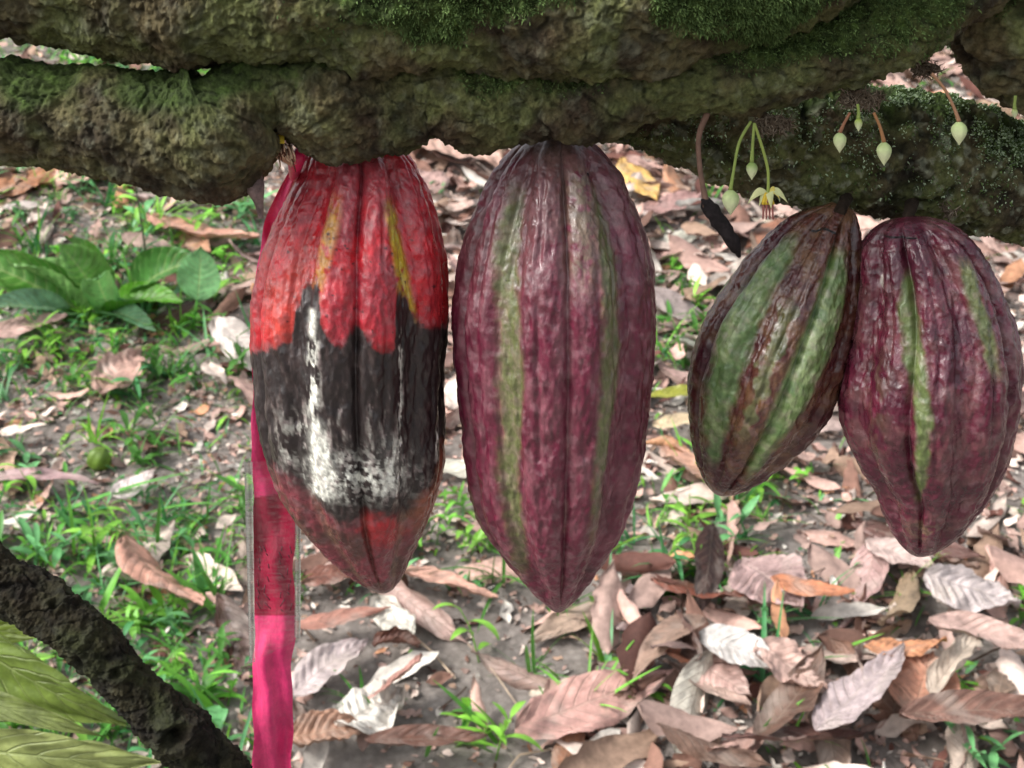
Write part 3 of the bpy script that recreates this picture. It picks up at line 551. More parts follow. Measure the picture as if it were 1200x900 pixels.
def sleeve():
    o = tag(empty('plastic_sleeve', tuple(PV(318, 540, .65))), 'narrow clear plastic tag sleeve wrapped round the pink ribbon', 'plastic tag')
    m, nt, b = newmat('clear_plastic'); L = nt.links.new; tc = N(nt, 'ShaderNodeTexCoord').outputs['Object']
    b.inputs['Base Color'].default_value = (.55, .53, .50, 1); b.inputs['Roughness'].default_value = .22
    mp = N(nt, 'ShaderNodeMapping'); mp.inputs['Scale'].default_value = (.15, .15, 1); L(tc, mp.inputs[0])
    nz = N(nt, 'ShaderNodeTexNoise'); nz.inputs['Scale'].default_value = 900; nz.inputs['Detail'].default_value = 2; L(mp.outputs[0], nz.inputs['Vector'])
    bp = N(nt, 'ShaderNodeBump'); bp.inputs['Distance'].default_value = .0006; bp.inputs['Strength'].default_value = .7; L(nz.outputs['Fac'], bp.inputs['Height']); L(bp.outputs[0], b.inputs['Normal'])
    tr = N(nt, 'ShaderNodeBsdfTransparent'); tr.inputs['Color'].default_value = (.95, .94, .93, 1)
    mr = N(nt, 'ShaderNodeMapRange'); mr.inputs[1].default_value = .35; mr.inputs[2].default_value = .7; mr.inputs[3].default_value = .02; mr.inputs[4].default_value = .12; L(nz.outputs['Fac'], mr.inputs[0])
    mx = N(nt, 'ShaderNodeMixShader'); L(mr.outputs[0], mx.inputs[0]); L(tr.outputs[0], mx.inputs[1]); L(b.outputs[0], mx.inputs[2]); L(mx.outputs[0], nt.nodes['Material Output'].inputs['Surface'])
    for nm, Yo, yb in (('front_sheet', .649, (778, 748)), ('back_sheet', .661, (775, 746))):
        V = []; n = 60; k = 14
        for i in range(n):
            for j in range(k):
                t = j/(k-1); y = 540+(yb[0]+(yb[1]-yb[0])*t-540)*i/(n-1); xa = 286+7*(y-540)/235; xb = 353-1*(y-540)/235
                V.append(PV(xa+(xb-xa)*t, y, Yo+(.0012*(1-(2*t-1)**2) if Yo > .655 else -.0012*(1-(2*t-1)**2))+.0005*math.sin(y*.05)))
        me = mesh(nm, V, grid_faces(n, k, False), m, orig=o.location); child(nm, me, o)
    mb = MB()       # folded edges
    for x0, x1, y1 in ((287, 295, 776), (351, 351, 747)):
        mb.tube([PV(x0, 541, .655), PV((x0+x1)/2, 660, .655), PV(x1, y1, .655)], [pxlen(1.3, .65)]*3, 8, None, 20)
    for (xa, xb, ya, yb, xc, xd) in ((286, 296, 541, 776, 292, 299), (346, 353, 541, 747, 345, 352)):
        V = []; n_ = 50
        for i in range(n_):
            t = i/(n_-1)
            for j in range(6): V.append(PV((xa+(xc-xa)*t)+((xb+(xd-xb)*t)-(xa+(xc-xa)*t))*j/5, ya+(yb-ya)*t, .6475+.0006*math.sin(j*2.1)))
        mb.add(V, [tuple(q) for q in grid_faces(n_, 6, False)])
    e, nt, b = newmat('plastic_edge'); b.inputs['Base Color'].default_value = (.42, .42, .38, 1); b.inputs['Roughness'].default_value = .25
    tc = N(nt, 'ShaderNodeTexCoord').outputs['Object']; mp = N(nt, 'ShaderNodeMapping'); mp.inputs['Scale'].default_value = (.1, .1, 1); nt.links.new(tc, mp.inputs[0]); nz = N(nt, 'ShaderNodeTexNoise'); nz.inputs['Scale'].default_value = 600; nt.links.new(mp.outputs[0], nz.inputs['Vector'])
    mr = N(nt, 'ShaderNodeMapRange'); mr.inputs[1].default_value = .35; mr.inputs[2].default_value = .65; mr.inputs[3].default_value = .25; mr.inputs[4].default_value = .75; nt.links.new(nz.outputs['Fac'], mr.inputs[0]); mr.inputs[3].default_value = .4; mr.inputs[4].default_value = .65; nt.links.new(mr.outputs[0], b.inputs['Alpha'])
    mb.build('folded_edge', e, o)
    mb = MB(); r = random.Random(9)      # worn, unreadable print on the sleeve
    for x in (302, 312, 328, 338):
        y = 640
        while y < 716:
            l = r.uniform(3, 9)
            if r.random() < .75: mb.tube([PV(x+r.gauss(0, 2), y, .6475), PV(x+r.gauss(2, 2), y+l, .6475)], [pxlen(.7, .65)]*2, 4, None, 3)
            y += l+r.uniform(1, 4)
    p, nt, b = newmat('worn_print'); b.inputs['Base Color'].default_value = (.10, .02, .03, 1); mb.build('worn_print', p, o)
sleeve()

# ------------------------------------------------------------------ dark bare branch, lower left
br = tag(empty('bare_branch', tuple(PV(0, 680, .62))), 'dark rough bare branch slanting across the lower left corner', 'branch')
def mo0(p): return np.full(p.shape[:-1], -.3)
br.location = (0, 0, 0)
limb('branch_wood', [(-260, 480, .63, 42), (-120, 575, .62, 40), (-10, 672, .61, 35), (60, 716, .605, 38), (105, 752, .60, 34), (170, 820, .60, 34), (215, 866, .60, 40), (275, 922, .60, 36), (380, 1010, .60, 42), (560, 1170, .6, 42)], 200, 900, br, mo0, 14, dark=.2, crack=.8, feats=[(84, 690, 13, .003), (204, 862, 18, .005), (62, 708, 9, .002), (135, 790, 10, .002)])
# ------------------------------------------------------------------ leaves
def leaf_arrays(L, W, bend=0., roll=0., wave=.05, corr=.03, fold=0., twist=0., seed=0, nl=30, nw=12, ragged=0., rib=9):
    u = np.linspace(0, 1, nl)[:, None]; v = np.linspace(-1, 1, nw+1)[None, :]
    prof = np.sin(PI*np.clip(u, 0, 1)**.85)**.75*(1-.22*u)*np.where(u > .86, 1-.6*((u-.86)/.14), 1)
    prof = np.maximum(prof, .015); nz = fbm(np.stack([u*4+0*v, v*2+0*u, np.full((nl, nw+1), seed*1.7)], -1), 2, seed)-.5
    edge = 1-ragged*np.clip(fbm(np.stack([u*9+0*v, np.sign(v)*3+0*u, np.full((nl, nw+1), seed*.7)], -1), 3, seed+3)-.35, 0, 1)*2*(np.abs(v) > .8)
    w = W/2*prof; y = v*w*edge; x = (u-.5)*L+0*v
    z = wave*W*nz*2*(.3+np.abs(v))+corr*W*np.cos(2*PI*(rib*u-2.0*np.abs(v)**1.3))*np.abs(v)*(1.1-np.abs(v))*2
    z = z+fold*np.abs(y)
    if abs(roll) > 1e-3:
        R = W/2/roll; a = y/R; y2 = (R-z)*np.sin(a); z = R-(R-z)*np.cos(a); y = y2
    t = twist*(u-.5); y, z = y*np.cos(t)-z*np.sin(t), y*np.sin(t)+z*np.cos(t)
    if abs(bend) > 1e-3:
        R = L/bend; a = x/R; x, z = (R-z)*np.sin(a), R-(R-z)*np.cos(a)
    V = np.stack([x, y, z], -1).reshape(-1, 3); UV = np.stack([u+0*v, v+0*u], -1).reshape(-1, 2)
    return V, grid_faces(nl, nw+1, False), UV
def add_stalk(V, Fq, UV, L):
    k = 5; n = 4; P = []
    r = L*.007
    for i in range(n):
        for j in range(k): P.append((-.5*L-L*.05*i/(n-1)*1.6+L*.04, r*math.cos(j*2*PI/k), r*math.sin(j*2*PI/k)))
    return V, Fq, UV
dead_variants = []
rv = random.Random(21)
for i in range(22):
    L = .20; W = L*rv.uniform(.30, .42); kind = i % 4
    p = dict(bend=rv.uniform(-.9, .9), roll=rv.uniform(-1.0, 1.0), wave=rv.uniform(.08, .2), corr=rv.uniform(.025, .06), twist=rv.uniform(-1.0, 1.0), fold=rv.uniform(-.2, .3), ragged=rv.choice([0, 0, .3, .6]), seed=i)
    if kind == 0: p['roll'] = rv.choice([-1, 1])*rv.uniform(1.5, 2.5)
    if kind == 1: p['bend'] = rv.uniform(-.4, .3); p['roll'] = rv.uniform(-.4, .4); p['twist'] = rv.uniform(-.4, .4)
    V, Fq, UV = leaf_arrays(L, W, **p); V[:, 2] -= np.mean(V[:, 2])
    dead_variants.append(mesh('dry_leaf', V, Fq, M['dead'], uv=UV))
def orient(base, tip, roll=0., up=GN):
    x = (tip-base).normalized(); y = up.cross(x).normalized(); z = x.cross(y)
    return Matrix((x, y, z)).transposed() @ Matrix.Rotation(roll, 3, 'X')
def put(name, me, pos, rot3, sc, col, label, cat, group):
    o = bpy.data.objects.new(name, me); COL.objects.link(o)
    o.matrix_world = Matrix.Translation(pos) @ rot3.to_4x4() @ Matrix.Scale(sc, 4)
    c = lin(col); o.color = (float(c[0]), float(c[1]), float(c[2]), 1); return tag(o, label, cat, group)
GD = 'dry leaves scattered on the ground'
def big(px0, px1, wpx, col, label, roll=0, tilt=0, lift=.02, seed=0, cat='dry leaf', name='dry_leaf', mat='dead', group=GD, **kw):
    a = G(*px0); b = G(*px1); d = (depth_of(a)+depth_of(b))/2
    L = (b-a).length; W = wpx*d/F*1.15
    p = dict(bend=.3, roll=.5, wave=.1, corr=.035, twist=.1, fold=.1, seed=seed, nl=44, nw=16); p.update(kw)
    V, Fq, UV = leaf_arrays(L, W, **p); V[:, 2] -= V[:, 2].mean()
    me = mesh(name, V, Fq, M[mat], uv=UV); c = (a+b)/2+GN*lift
    R3 = orient(a, b, roll) @ Matrix.Rotation(tilt, 3, 'Y'); return put(name, me, c, R3, 1, col, label, cat, group)
big((608, 880), (782, 818), 74, (186, 142, 134), 'long pinkish tan leaf with a dark midrib at the bottom, right of the bare soil', roll=.55, lift=.05, roll_=0) if False else None
NB = [
 ((606, 882), (784, 814), 72, (188, 146, 136), 'long pinkish tan leaf with raised ribs, bottom centre right of the bare soil', dict(roll=-.1, lift=.05, bend=.15, corr=.03)),
 ((150, 668), (240, 744), 66, (200, 150, 130), 'upturned pinkish leaf standing among the grass left of the ribbon', dict(roll=.7, lift=.06, bend=.5)),
 ((438, 688), (582, 722), 46, (214, 166, 146), 'long salmon leaf on the ground just under the half rotten pod', dict(roll=.5, lift=.05, bend=-.1)),
 ((345, 762), (458, 738), 24, (176, 126, 110), 'narrow brown leaf with a rolled end beside the ribbon', dict(lift=.05)),
 ((346, 832), (432, 768), 50, (196, 180, 178), 'pale grey leaf lying right of the ribbon', dict(lift=.04)),
 ((398, 884), (474, 832), 72, (214, 208, 198), 'whitish crumpled leaf near the bottom edge', dict(lift=.05, wave=.25, corr=.06)),
 ((436, 858), (497, 808), 34, (176, 130, 118), 'brown leaf leaning over the whitish crumpled leaf', dict(lift=.07, roll=.8)),
 ((340, 896), (436, 884), 56, (156, 118, 96), 'tan ribbed leaf at the bottom edge right of the ribbon', dict(lift=.06, corr=.07)),
 ((432, 900), (570, 896), 34, (104, 72, 60), 'dark brown glossy leaf cut by the bottom edge', dict(lift=.06)),
 ((446, 722), (484, 772), 40, (222, 216, 202), 'small white papery leaf below the half rotten pod', dict(lift=.04, wave=.2)),
 ((438, 778), (494, 776), 36, (104, 66, 54), 'dark curled leaf on the bare soil below the white papery leaf', dict(lift=.05, roll_c=2.2)),
 ((950, 905), (1048, 808), 64, (176, 160, 160), 'grey ribbed leaf with a pale edge at the bottom right', dict(lift=.09, roll=.5, corr=.06)),
 ((1004, 806), (1098, 796), 42, (204, 144, 106), 'orange tan pointed leaf, upper of two in the right-hand litter', dict(lift=.08, roll=.4)),
 ((1062, 872), (1084, 800), 74, (204, 148, 122), 'broad orange tan leaf under the pointed orange leaf', dict(lift=.07)),
 ((762, 708), (884, 728), 50, (116, 66, 50), 'dark reddish brown leaf right of the big maroon pod tip', dict(lift=.05, roll=.6)),
 ((176, 272), (304, 298), 46, (196, 146, 126), 'pinkish leaf behind the green seedling at left', dict(lift=.04, roll=.3)),
 ((-12, 240), (78, 214), 52, (168, 116, 82), 'orange brown leaf under the left limb at the left edge', dict(lift=.04)),
 ((76, 228), (138, 212), 34, (192, 152, 138), 'pink tan leaf beside the orange brown leaf under the left limb', dict(lift=.04)),
 ((-8, 414), (82, 392), 32, (190, 156, 146), 'flat grey pink leaf at the left edge below the green plant', dict(lift=.05)),
 ((122, 482), (170, 432), 52, (192, 154, 140), 'tan crinkled leaf in the grass at left', dict(lift=.05, wave=.2)),
 ((-10, 576), (118, 582), 22, (174, 142, 142), 'long narrow mauve leaf at the left edge', dict(lift=.04)),
 ((136, 602), (186, 572), 28, (232, 216, 212), 'small pale pink white leaf in the grass at left', dict(lift=.04)),
 ((466, 172), (592, 212), 66, (196, 160, 144), 'ribbed pinkish leaf between the tops of the two left pods', dict(lift=.06, corr=.06)),
 ((520, 236), (476, 214), 44, (180, 148, 140), 'mauve brown leaf below the ribbed leaf between the two left pods', dict(lift=.04)),
 ((742, 186), (860, 206), 34, (226, 192, 158), 'cream leaf just under the limb left of the dry stem', dict(lift=.05)),
 ((752, 268), (826, 246), 34, (170, 134, 128), 'mauve leaf left of the black shrivelled pod', dict(lift=.05)),
 ((728, 208), (768, 256), 36, (206, 166, 96), 'yellow tan leaf beside the top of the big maroon pod', dict(lift=.05)),
 ((758, 488), (836, 482), 24, (150, 152, 56), 'yellow green fallen leaf right of the big maroon pod', dict(lift=.05)),
 ((764, 522), (826, 514), 24, (206, 184, 150), 'cream leaf below the yellow green leaf', dict(lift=.05)),
 ((776, 548), (856, 606), 50, (206, 160, 138), 'salmon leaf under the leaning brown pod', dict(lift=.05, roll=.3)),
 ((866, 686), (934, 744), 84, (178, 150, 146), 'broad ribbed grey pink leaf under the two right pods', dict(lift=.06, corr=.07)),
 ((898, 722), (992, 738), 28, (196, 130, 96), 'narrow orange leaf next to the broad ribbed leaf', dict(lift=.08)),
 ((1076, 712), (1184, 744), 62, (182, 170, 168), 'grey deeply ribbed leaf below the purple pod', dict(lift=.07, corr=.08)),
 ((816, 786), (906, 824), 54, (214, 208, 202), 'whitish leaf lying on a pink leaf in the litter', dict(lift=.08)),
 ((806, 800), (876, 842), 50, (196, 162, 152), 'pink leaf under the whitish leaf', dict(lift=.05)),
 ((770, 778), (806, 806), 34, (222, 152, 122), 'small bright orange leaf right of the long grass blade', dict(lift=.06)),
 ((1080, 858), (1136, 788), 40, (196, 180, 164), 'pale curled leaf right of the orange leaves', dict(lift=.09, roll_c=1.8)),
 ((1044, 892), (1230, 884), 48, (124, 92, 80), 'dark brown ribbed leaf in the bottom right corner', dict(lift=.1, corr=.08)),
 ((352, 700), (432, 690), 34, (120, 76, 62), 'dark brown leaf behind the pod tip beside the ribbon', dict(lift=.04)),
 ((1080, 770), (1210, 800), 44, (190, 160, 150), 'long pinkish leaf at the right edge above the pale curled leaf', dict(lift=.08)),
 ((1010, 660), (1090, 690), 40, (200, 176, 168), 'pale leaf directly below the purple pod tip', dict(lift=.05)),
 ((880, 800), (960, 850), 56, (192, 160, 148), 'crumpled tan leaf in the middle of the right-hand litter', dict(lift=.08, wave=.2)),
]
for i, (a, b, w, col, lab, kw) in enumerate(NB):
    kw = dict(kw); rc = kw.pop('roll_c', None); kw['seed'] = i+50
    r_ = kw.pop('roll', 0)
    a_ = dict(kw)
    # 'roll' above tips the blade; 'curl' rolls it across its width
    A = G(*a); B = G(*b); d = (depth_of(A)+depth_of(B))/2; L = (B-A).length; W = w*d/F*1.25
    lift = a_.pop('lift', .03); p = dict(bend=rv.uniform(-.5, .4), roll=rc if rc else rv.uniform(-.7, .8), wave=.12, corr=.04, twist=rv.uniform(-.5, .5), fold=.08, nl=44, nw=16, ragged=rv.choice([0, .2])); p.update(a_)
    V, Fq, UV = leaf_arrays(L*1.03, W, **p); V[:, 2] -= V[:, 2].mean()
    me = mesh('dry_leaf', V, Fq, M['dead'], uv=UV)
    put('dry_leaf', me, (A+B)/2+GN*lift, orient(A, B, -r_), 1, col, lab, 'dry leaf', GD)

def dens(px, py):
    """how thick the large leaf litter lies at this place"""
    d = .55
    if px > 640: d = .95 if py < 560 else .75
    if px > 700 and py > 690: d = 1.6
    if px < 640 and py > 690: d = .22
    if px < 290: d = .16 if py > 380 else .35
    if 290 <= px and py < 460: d = 1.5
    if 740 < px < 960 and 570 < py < 690: d = .3
    return d
PAL = [((188, 154, 142), 'pinkish tan'), ((166, 140, 130), 'dull mauve brown'), ((206, 188, 176), 'pale grey pink'), ((118, 88, 76), 'dark brown'), ((204, 196, 186), 'bleached whitish'), ((190, 140, 108), 'orange tan'), ((152, 126, 108), 'mid brown'), ((92, 60, 52), 'very dark brown')]
WTS = [8, 6, 6, 4, 3, .8, 4, 2.5]
def where(px, py):
    if px < 290: return 'at left under the mossy limb' if py < 300 else ('at left behind the green weeds' if py < 560 else 'in the grass left of the ribbon')
    if px < 530: return 'between the ribbon and the centre pod' if py < 560 else 'on the ground below the half rotten pod'
    if px < 790: return 'in the gap right of the big maroon pod' if py < 600 else 'on the ground below the big maroon pod'
    if px < 990: return 'behind the leaning brown pod' if py < 600 else 'in the litter below the leaning brown pod'
    return 'at far right behind the purple pod' if py < 640 else 'in the bottom right litter below the purple pod'
rl = random.Random(5); cnt = 0; stuffleaves = []
def seen(px, py): return -30 < px < 1230 and 40 < py < 930
tries = 0
while cnt < 255 and tries < 40000:
    tries += 1; x = rl.uniform(-1.6, 1.6); y = rl.uniform(1.55, 4.9); p = np.array([x, y, -GH+TS*y]); px, py = to_px(p)
    if not seen(px, py) or rl.random()*1.6 > dens(px, py): continue
    # skip ground hidden by the limbs and pods
    if py < 120: continue
    if 305 < px < 515 and 200 < py < 620: continue
    if 545 < px < 755 and 190 < py < 640: continue
    if 1010 < px < 1180 and 290 < py < 590: continue
    if py > 680: h = rl.uniform(.015, .085) if px > 690 else rl.uniform(.01, .03)
    else: h = rl.uniform(.01, .045)
    c, nm = rl.choices(PAL, WTS)[0]; km = rl.uniform(.78, 1.1); c = tuple(min(245, max(20, k*km*rl.uniform(.97, 1.03))) for k in c)
    z = gz(x, y); R3 = Matrix.Rotation(SLOPE, 3, 'X') @ Matrix.Rotation(rl.uniform(0, 2*PI), 3, 'Z') @ Matrix.Rotation(rl.gauss(0, .5 if px > 690 and py > 640 else .32), 3, 'X') @ Matrix.Rotation(rl.gauss(0, .34 if px > 690 and py > 640 else .22), 3, 'Y')
    if rl.random() < .4: R3 = R3 @ Matrix.Rotation(PI, 3, 'X')
    sc = rl.uniform(.55, 1.15); cnt += 1
    put('dry_leaf', dead_variants[rl.randrange(22)], Vector((x, y, z+h)), R3, sc, c, nm+' dry cocoa leaf '+where(px, py), 'dry leaf', GD)

# the rest of the litter: uncountable fragments, twigs and buried leaves as one mesh
def litter():
    V = []; Fq = []; C = []; n = 0; r = np.random.default_rng(11); rr = random.Random(12)
    def emit(v, f, c):
        nonlocal n
        V.append(v); Fq.append(f+n); C.append(np.broadcast_to(c, (len(v), 3))); n += len(v)
    tmpl = []
    for i in range(10):
        v, f, _ = leaf_arrays(1, rr.uniform(.3, .5), bend=rr.uniform(-1, 1), roll=rr.uniform(-1.3, 1.3), wave=.15, corr=.04, twist=rr.uniform(-1, 1), seed=i+90, nl=12, nw=6, ragged=.5); tmpl.append((v, f))
    small = []
    for i in range(10):
        v, f, _ = leaf_arrays(1, rr.uniform(.35, .8), bend=rr.uniform(-1, 1), roll=rr.uniform(-1, 1), wave=.3, corr=.0, seed=i+190, nl=6, nw=3, ragged=.9); small.append((v, f))
    pal = np.array([lin(c)*1.12 for c, _ in PAL])
    def scatter(count, tl, smin, smax, hmax, xr, yr, densf, bright=1.):
        k = 0
        while k < count:
            x = rr.uniform(*xr); y = rr.uniform(*yr); p = np.array([x, y, -GH+TS*y]); px, py = to_px(p)
            if rr.random() > densf(px, py): continue
            k += 1; pts.append((x, y, rr.uniform(smin, smax)*(.6+.6*rr.random()), rr.uniform(.002, hmax), rr.randrange(len(tl)), rr.random()))
    for count, tl, smin, smax, hmax, xr, yr, df in (
        (2600, tmpl, .07, .19, .04, (-2.2, 2.2), (1.2, 6.5), lambda a, b: min(1, dens(a, b))),
        (1500, tmpl, .08, .18, .06, (-.2, 2.0), (1.2, 5.5), lambda a, b: 1 if (a > 690 and b > 540) or (a > 290 and b < 480) else 0),
        (11000, small, .015, .06, .016, (-1.7, 1.7), (1.4, 5.6), lambda a, b: .9 if not (350 < a < 700 and b > 700) else .18),
        (34000, small, .006, .022, .008, (-1.5, 1.5), (1.5, 4.6), lambda a, b: .8 if not (350 < a < 700 and b > 720) else .35)):
        pts = []; scatter(count, tl, smin, smax, hmax, xr, yr, df)
        A = np.array([(p[0], p[1]) for p in pts]); Z = -GH+TS*A[:, 1]+gbump(A[:, 0], A[:, 1])
        for (x, y, s, h, ti, q), z in zip(pts, Z):
            v, f = tl[ti]; R3 = np.array(Matrix.Rotation(SLOPE, 3, 'X') @ Matrix.Rotation(q*40, 3, 'Z') @ Matrix.Rotation(rr.gauss(0, .4), 3, 'X') @ Matrix.Rotation(rr.gauss(0, .3), 3, 'Y'))
            w = (v*s)@R3.T+np.array([x, y, z+h]); c = pal[rr.choices(range(8), WTS)[0]]*rr.uniform(.6, 1.15); emit(w, f, c)
    # twigs
    for i in range(420):
        x = rr.uniform(-1.6, 1.6); y = rr.uniform(1.5, 4.8); z = gz(x, y)+.006; a = rr.uniform(0, PI); L = rr.uniform(.03, .16); w = rr.uniform(.0008, .0025)
        d = Vector((math.cos(a), math.sin(a), TS*math.sin(a)))*L; q = Vector((-math.sin(a), math.cos(a), TS*math.cos(a)))*w
        P0 = Vector((x, y, z)); P1 = P0+d*.5+Vector((rr.gauss(0, .006), rr.gauss(0, .006), .006)); P2 = P0+d; vs = []
        for P_ in (P0, P1, P2): vs += [P_+q, P_+GN*w*1.4, P_-q]
        emit(np.array([tuple(k) for k in vs]), np.array([(0, 1, 4, 3), (1, 2, 5, 4), (3, 4, 7, 6), (4, 5, 8, 7)]), lin(rr.choice([(120, 100, 84), (170, 150, 130), (80, 64, 52)])))
    me = mesh('leaf_litter', np.vstack(V), np.vstack(Fq), M['litter'], cols=np.vstack(C)); tag(link('leaf_litter', me), 'thick layer of small dry leaf fragments and twigs covering the soil', 'leaf litter', kind='stuff')
litter()

# ------------------------------------------------------------------ green growth
def blade(mb, base, dirv, L, W, col, droop=.5, n=7, upv=Vector((0, 0, 1)), lance=False):
    dirv = dirv.normalized(); side = dirv.cross(upv)
    side = side.normalized() if side.length > 1e-4 else Vector((1, 0, 0)); V = []; P = Vector(base); d = Vector(dirv)
    for i in range(n):
        t = i/(n-1); w = W/2*((math.sin(PI*min(1, t*.94+.05))**.8) if lance else (1-t**2.2)*(.6+.4*min(1, t*4))); nn = side.cross(d).normalized()
        V += [P-side*w+nn*w*.35, P.copy(), P+side*w+nn*w*.35]; P = P+d*(L/(n-1)); d = (d-upv*droop/(n-1)).normalized()
    f = [(i*3+j, i*3+j+1, i*3+j+4, i*3+j+3) for i in range(n-1) for j in (0, 1)]
    mb.add(V, f, col)
GREENS = [(86, 146, 62), (112, 172, 66), (70, 128, 78), (96, 150, 96), (128, 182, 70), (74, 122, 52)]
def gcol(r, k=1.): c = lin(r.choice(GREENS)); return np.array(c)*r.uniform(.8, 1.3)*k*1.2
def tuft_mesh(name, seed, n, Lr, Wr, spread, lance=False, erect=.6):
    r = random.Random(seed); mb = MB(); c0 = gcol(r)
    if lance:
        for st_ in range(r.choice([1, 1, 2, 3])):
            a0 = r.uniform(0, 6.28); tilt = r.uniform(.15, .9); H = r.uniform(.025, .085); off = Vector((r.gauss(0, .015), r.gauss(0, .015), 0)) if st_ else Vector((0, 0, 0))
            top = off+Vector((math.cos(a0)*math.sin(tilt), math.sin(a0)*math.sin(tilt), math.cos(tilt)))*H; mid = (off+top)/2+Vector((0, 0, .006))
            mb.tube([off-Vector((0, 0, .01)), mid, top], [.0013, .0011, .0007], 5, c0*.8, 6); m_ = r.randint(3, 6); ph = r.uniform(0, 6.28)
            for i in range(m_):
                t = (i+.6)/m_; p = off.lerp(top, t)+Vector((0, 0, .024*t*(1-t))); a = ph+i*r.uniform(1.9, 3.4); e = r.gauss(.5, .35)
                d = Vector((math.cos(a)*math.cos(e), math.sin(a)*math.cos(e), math.sin(e))); blade(mb, p, d, r.uniform(*Lr)*(1-.35*abs(t-.5)), r.uniform(*Wr)*r.uniform(.6, 1.1), c0*r.uniform(.75, 1.3), r.uniform(.3, 1.5), 7, lance=True)
        return mesh(name, np.vstack(mb.v), mb.f, M['green'], cols=np.vstack(mb.c))
    bias = r.uniform(0, 6.28)
    for i in range(n):
        a = bias+r.gauss(0, 1.3); e = r.gauss(erect, .3); d = Vector((math.cos(a)*math.cos(e), math.sin(a)*math.cos(e), math.sin(e)))
        blade(mb, Vector((r.gauss(0, spread), r.gauss(0, spread), 0)), d, r.uniform(*Lr), r.uniform(*Wr), c0*r.uniform(.75, 1.25), r.uniform(.3, 1.6), 7)
    return mesh(name, np.vstack(mb.v), mb.f, M['green'], cols=np.vstack(mb.c))
weeds = [tuft_mesh('weed', 300+i, random.Random(i).randint(7, 12), (.03, .07), (.010, .019), .003, True, .45) for i in range(20)]
tufts = [tuft_mesh('grass_tuft', 400+i, random.Random(i).randint(6, 13), (.05, .15), (.003, .009), .008, False, .65) for i in range(18)]
def gdens(px, py):
    d = .12
    if px < 300: d = 1.05
    if px < 300 and py > 590: d = 1.5
    if px < 300 and 480 < py < 570: d = .5
    if px < 300 and py < 330: d = .7
    if 345 < px < 700 and py > 700: d = .10
    if 345 < px < 480 and py > 640 and py < 730: d = .6
    if 700 < px < 950 and 560 < py < 700: d = 1.5
    if 500 < px < 650 and 600 < py < 700: d = .7
    if 760 < px < 830 and 330 < py < 420: d = 1.3
    if px > 900 and py > 560: d = .16
    return d
rg = random.Random(31)
def hidden(px, py): return (305 < px < 515 and 200 < py < 620) or (545 < px < 755 and 190 < py < 640) or (1010 < px < 1180 and 290 < py < 590) or py < 60
for kind, meshes, count, lab, cat, grp in (('weed', weeds, 260, 'small broad-leaved green weed', 'weed', 'small green weeds'), ('grass_tuft', tufts, 200, 'tuft of narrow green grass blades', 'grass tuft', 'tufts of grass')):
    k = 0
    while k < count:
        x = rg.uniform(-1.5, 1.5); y = rg.uniform(1.5, 4.9); px, py = to_px(np.array([x, y, -GH+TS*y]))
        if not seen(px, py) or hidden(px, py) or rg.random()*1.5 > gdens(px, py): continue
        k += 1; o = bpy.data.objects.new(kind, meshes[rg.randrange(len(meshes))]); COL.objects.link(o)
        o.location = (x, y, gz(x, y)+.004); o.rotation_euler = (rg.gauss(.15, .15), rg.gauss(0, .15), rg.uniform(0, 6.28)); s = rg.uniform(.6, 1.25); o.scale = (s, s, s)
        tag(o, lab+' '+where(px, py), cat, grp)
# uncountable low green in the grass patches
def grass_stuff():
    mb = MB(); r = random.Random(77); k = 0
    while k < 12500:
        x = r.uniform(-1.9, 1.9); y = r.uniform(1.3, 5.5); px, py = to_px(np.array([x, y, -GH+TS*y]))
        if r.random()*1.5 > gdens(px, py)*.8: continue
        if vnoise(np.array([x*5, y*5, 0]), 5) < .42 and px > 250: continue
        k += 1; a = r.uniform(0, 2*PI); e = r.uniform(.2, 1.1); d = Vector((math.cos(a)*math.cos(e), math.sin(a)*math.cos(e), math.sin(e)))
        ln = r.random() < .5
        blade(mb, Vector((x, y, -GH+TS*y+.0)), d, r.uniform(.02, .05) if ln else r.uniform(.03, .08), r.uniform(.005, .012) if ln else r.uniform(.002, .005), gcol(r), r.uniform(.3, 1.5), 5, lance=ln)
    tag(mb.build('grass', M['green']), 'thin scattered low green grass between the dry leaves', 'grass', kind='stuff')
grass_stuff()
# single long blades the photo shows clearly
def long_blades(label, lst):
    base = G(*lst[0][0]); o = tag(empty('grass_clump', tuple(base)), label, 'grass clump', 'clumps of long grass blades')
    for (a, b, w, c) in lst:
        A = G(*a, .005); B = PV(b[0], b[1], G(*b)[1]-.10) if b[1] < a[1] else G(*b, .03); d = B-A; mb = MB(); L = d.length
        blade(mb, A, d.normalized()+Vector((0, 0, .12)), L, w*depth_of(A)/F*1.2, lin(c), .24, 12); mb.build('blade', M['green'], o)
long_blades('long green blades lying over the bare soil at the bottom centre', [((582, 875), (505, 795), 12, (100, 160, 66)), ((590, 868), (545, 815), 12, (120, 176, 60)), ((575, 885), (530, 870), 13, (96, 152, 62)), ((500, 890), (515, 850), 7, (96, 150, 72))])
long_blades('long bright grass blades just right of the maroon pod tip', [((706, 780), (682, 715), 10, (110, 168, 54)), ((700, 775), (770, 812), 16, (112, 170, 60)), ((712, 790), (716, 640), 9, (116, 168, 120)), ((706, 778), (668, 742), 8, (128, 178, 66)), ((715, 650), (758, 626), 12, (140, 196, 70)), ((655, 800), (622, 770), 8, (120, 180, 64))])
long_blades('long grass blades crossing the litter below the leaning pod', [((950, 785), (1038, 742), 11, (120, 184, 70)), ((860, 738), (990, 742), 8, (110, 156, 100)), ((880, 738), (940, 712), 7, (110, 160, 96)), ((940, 780), (1000, 770), 8, (100, 150, 90))])
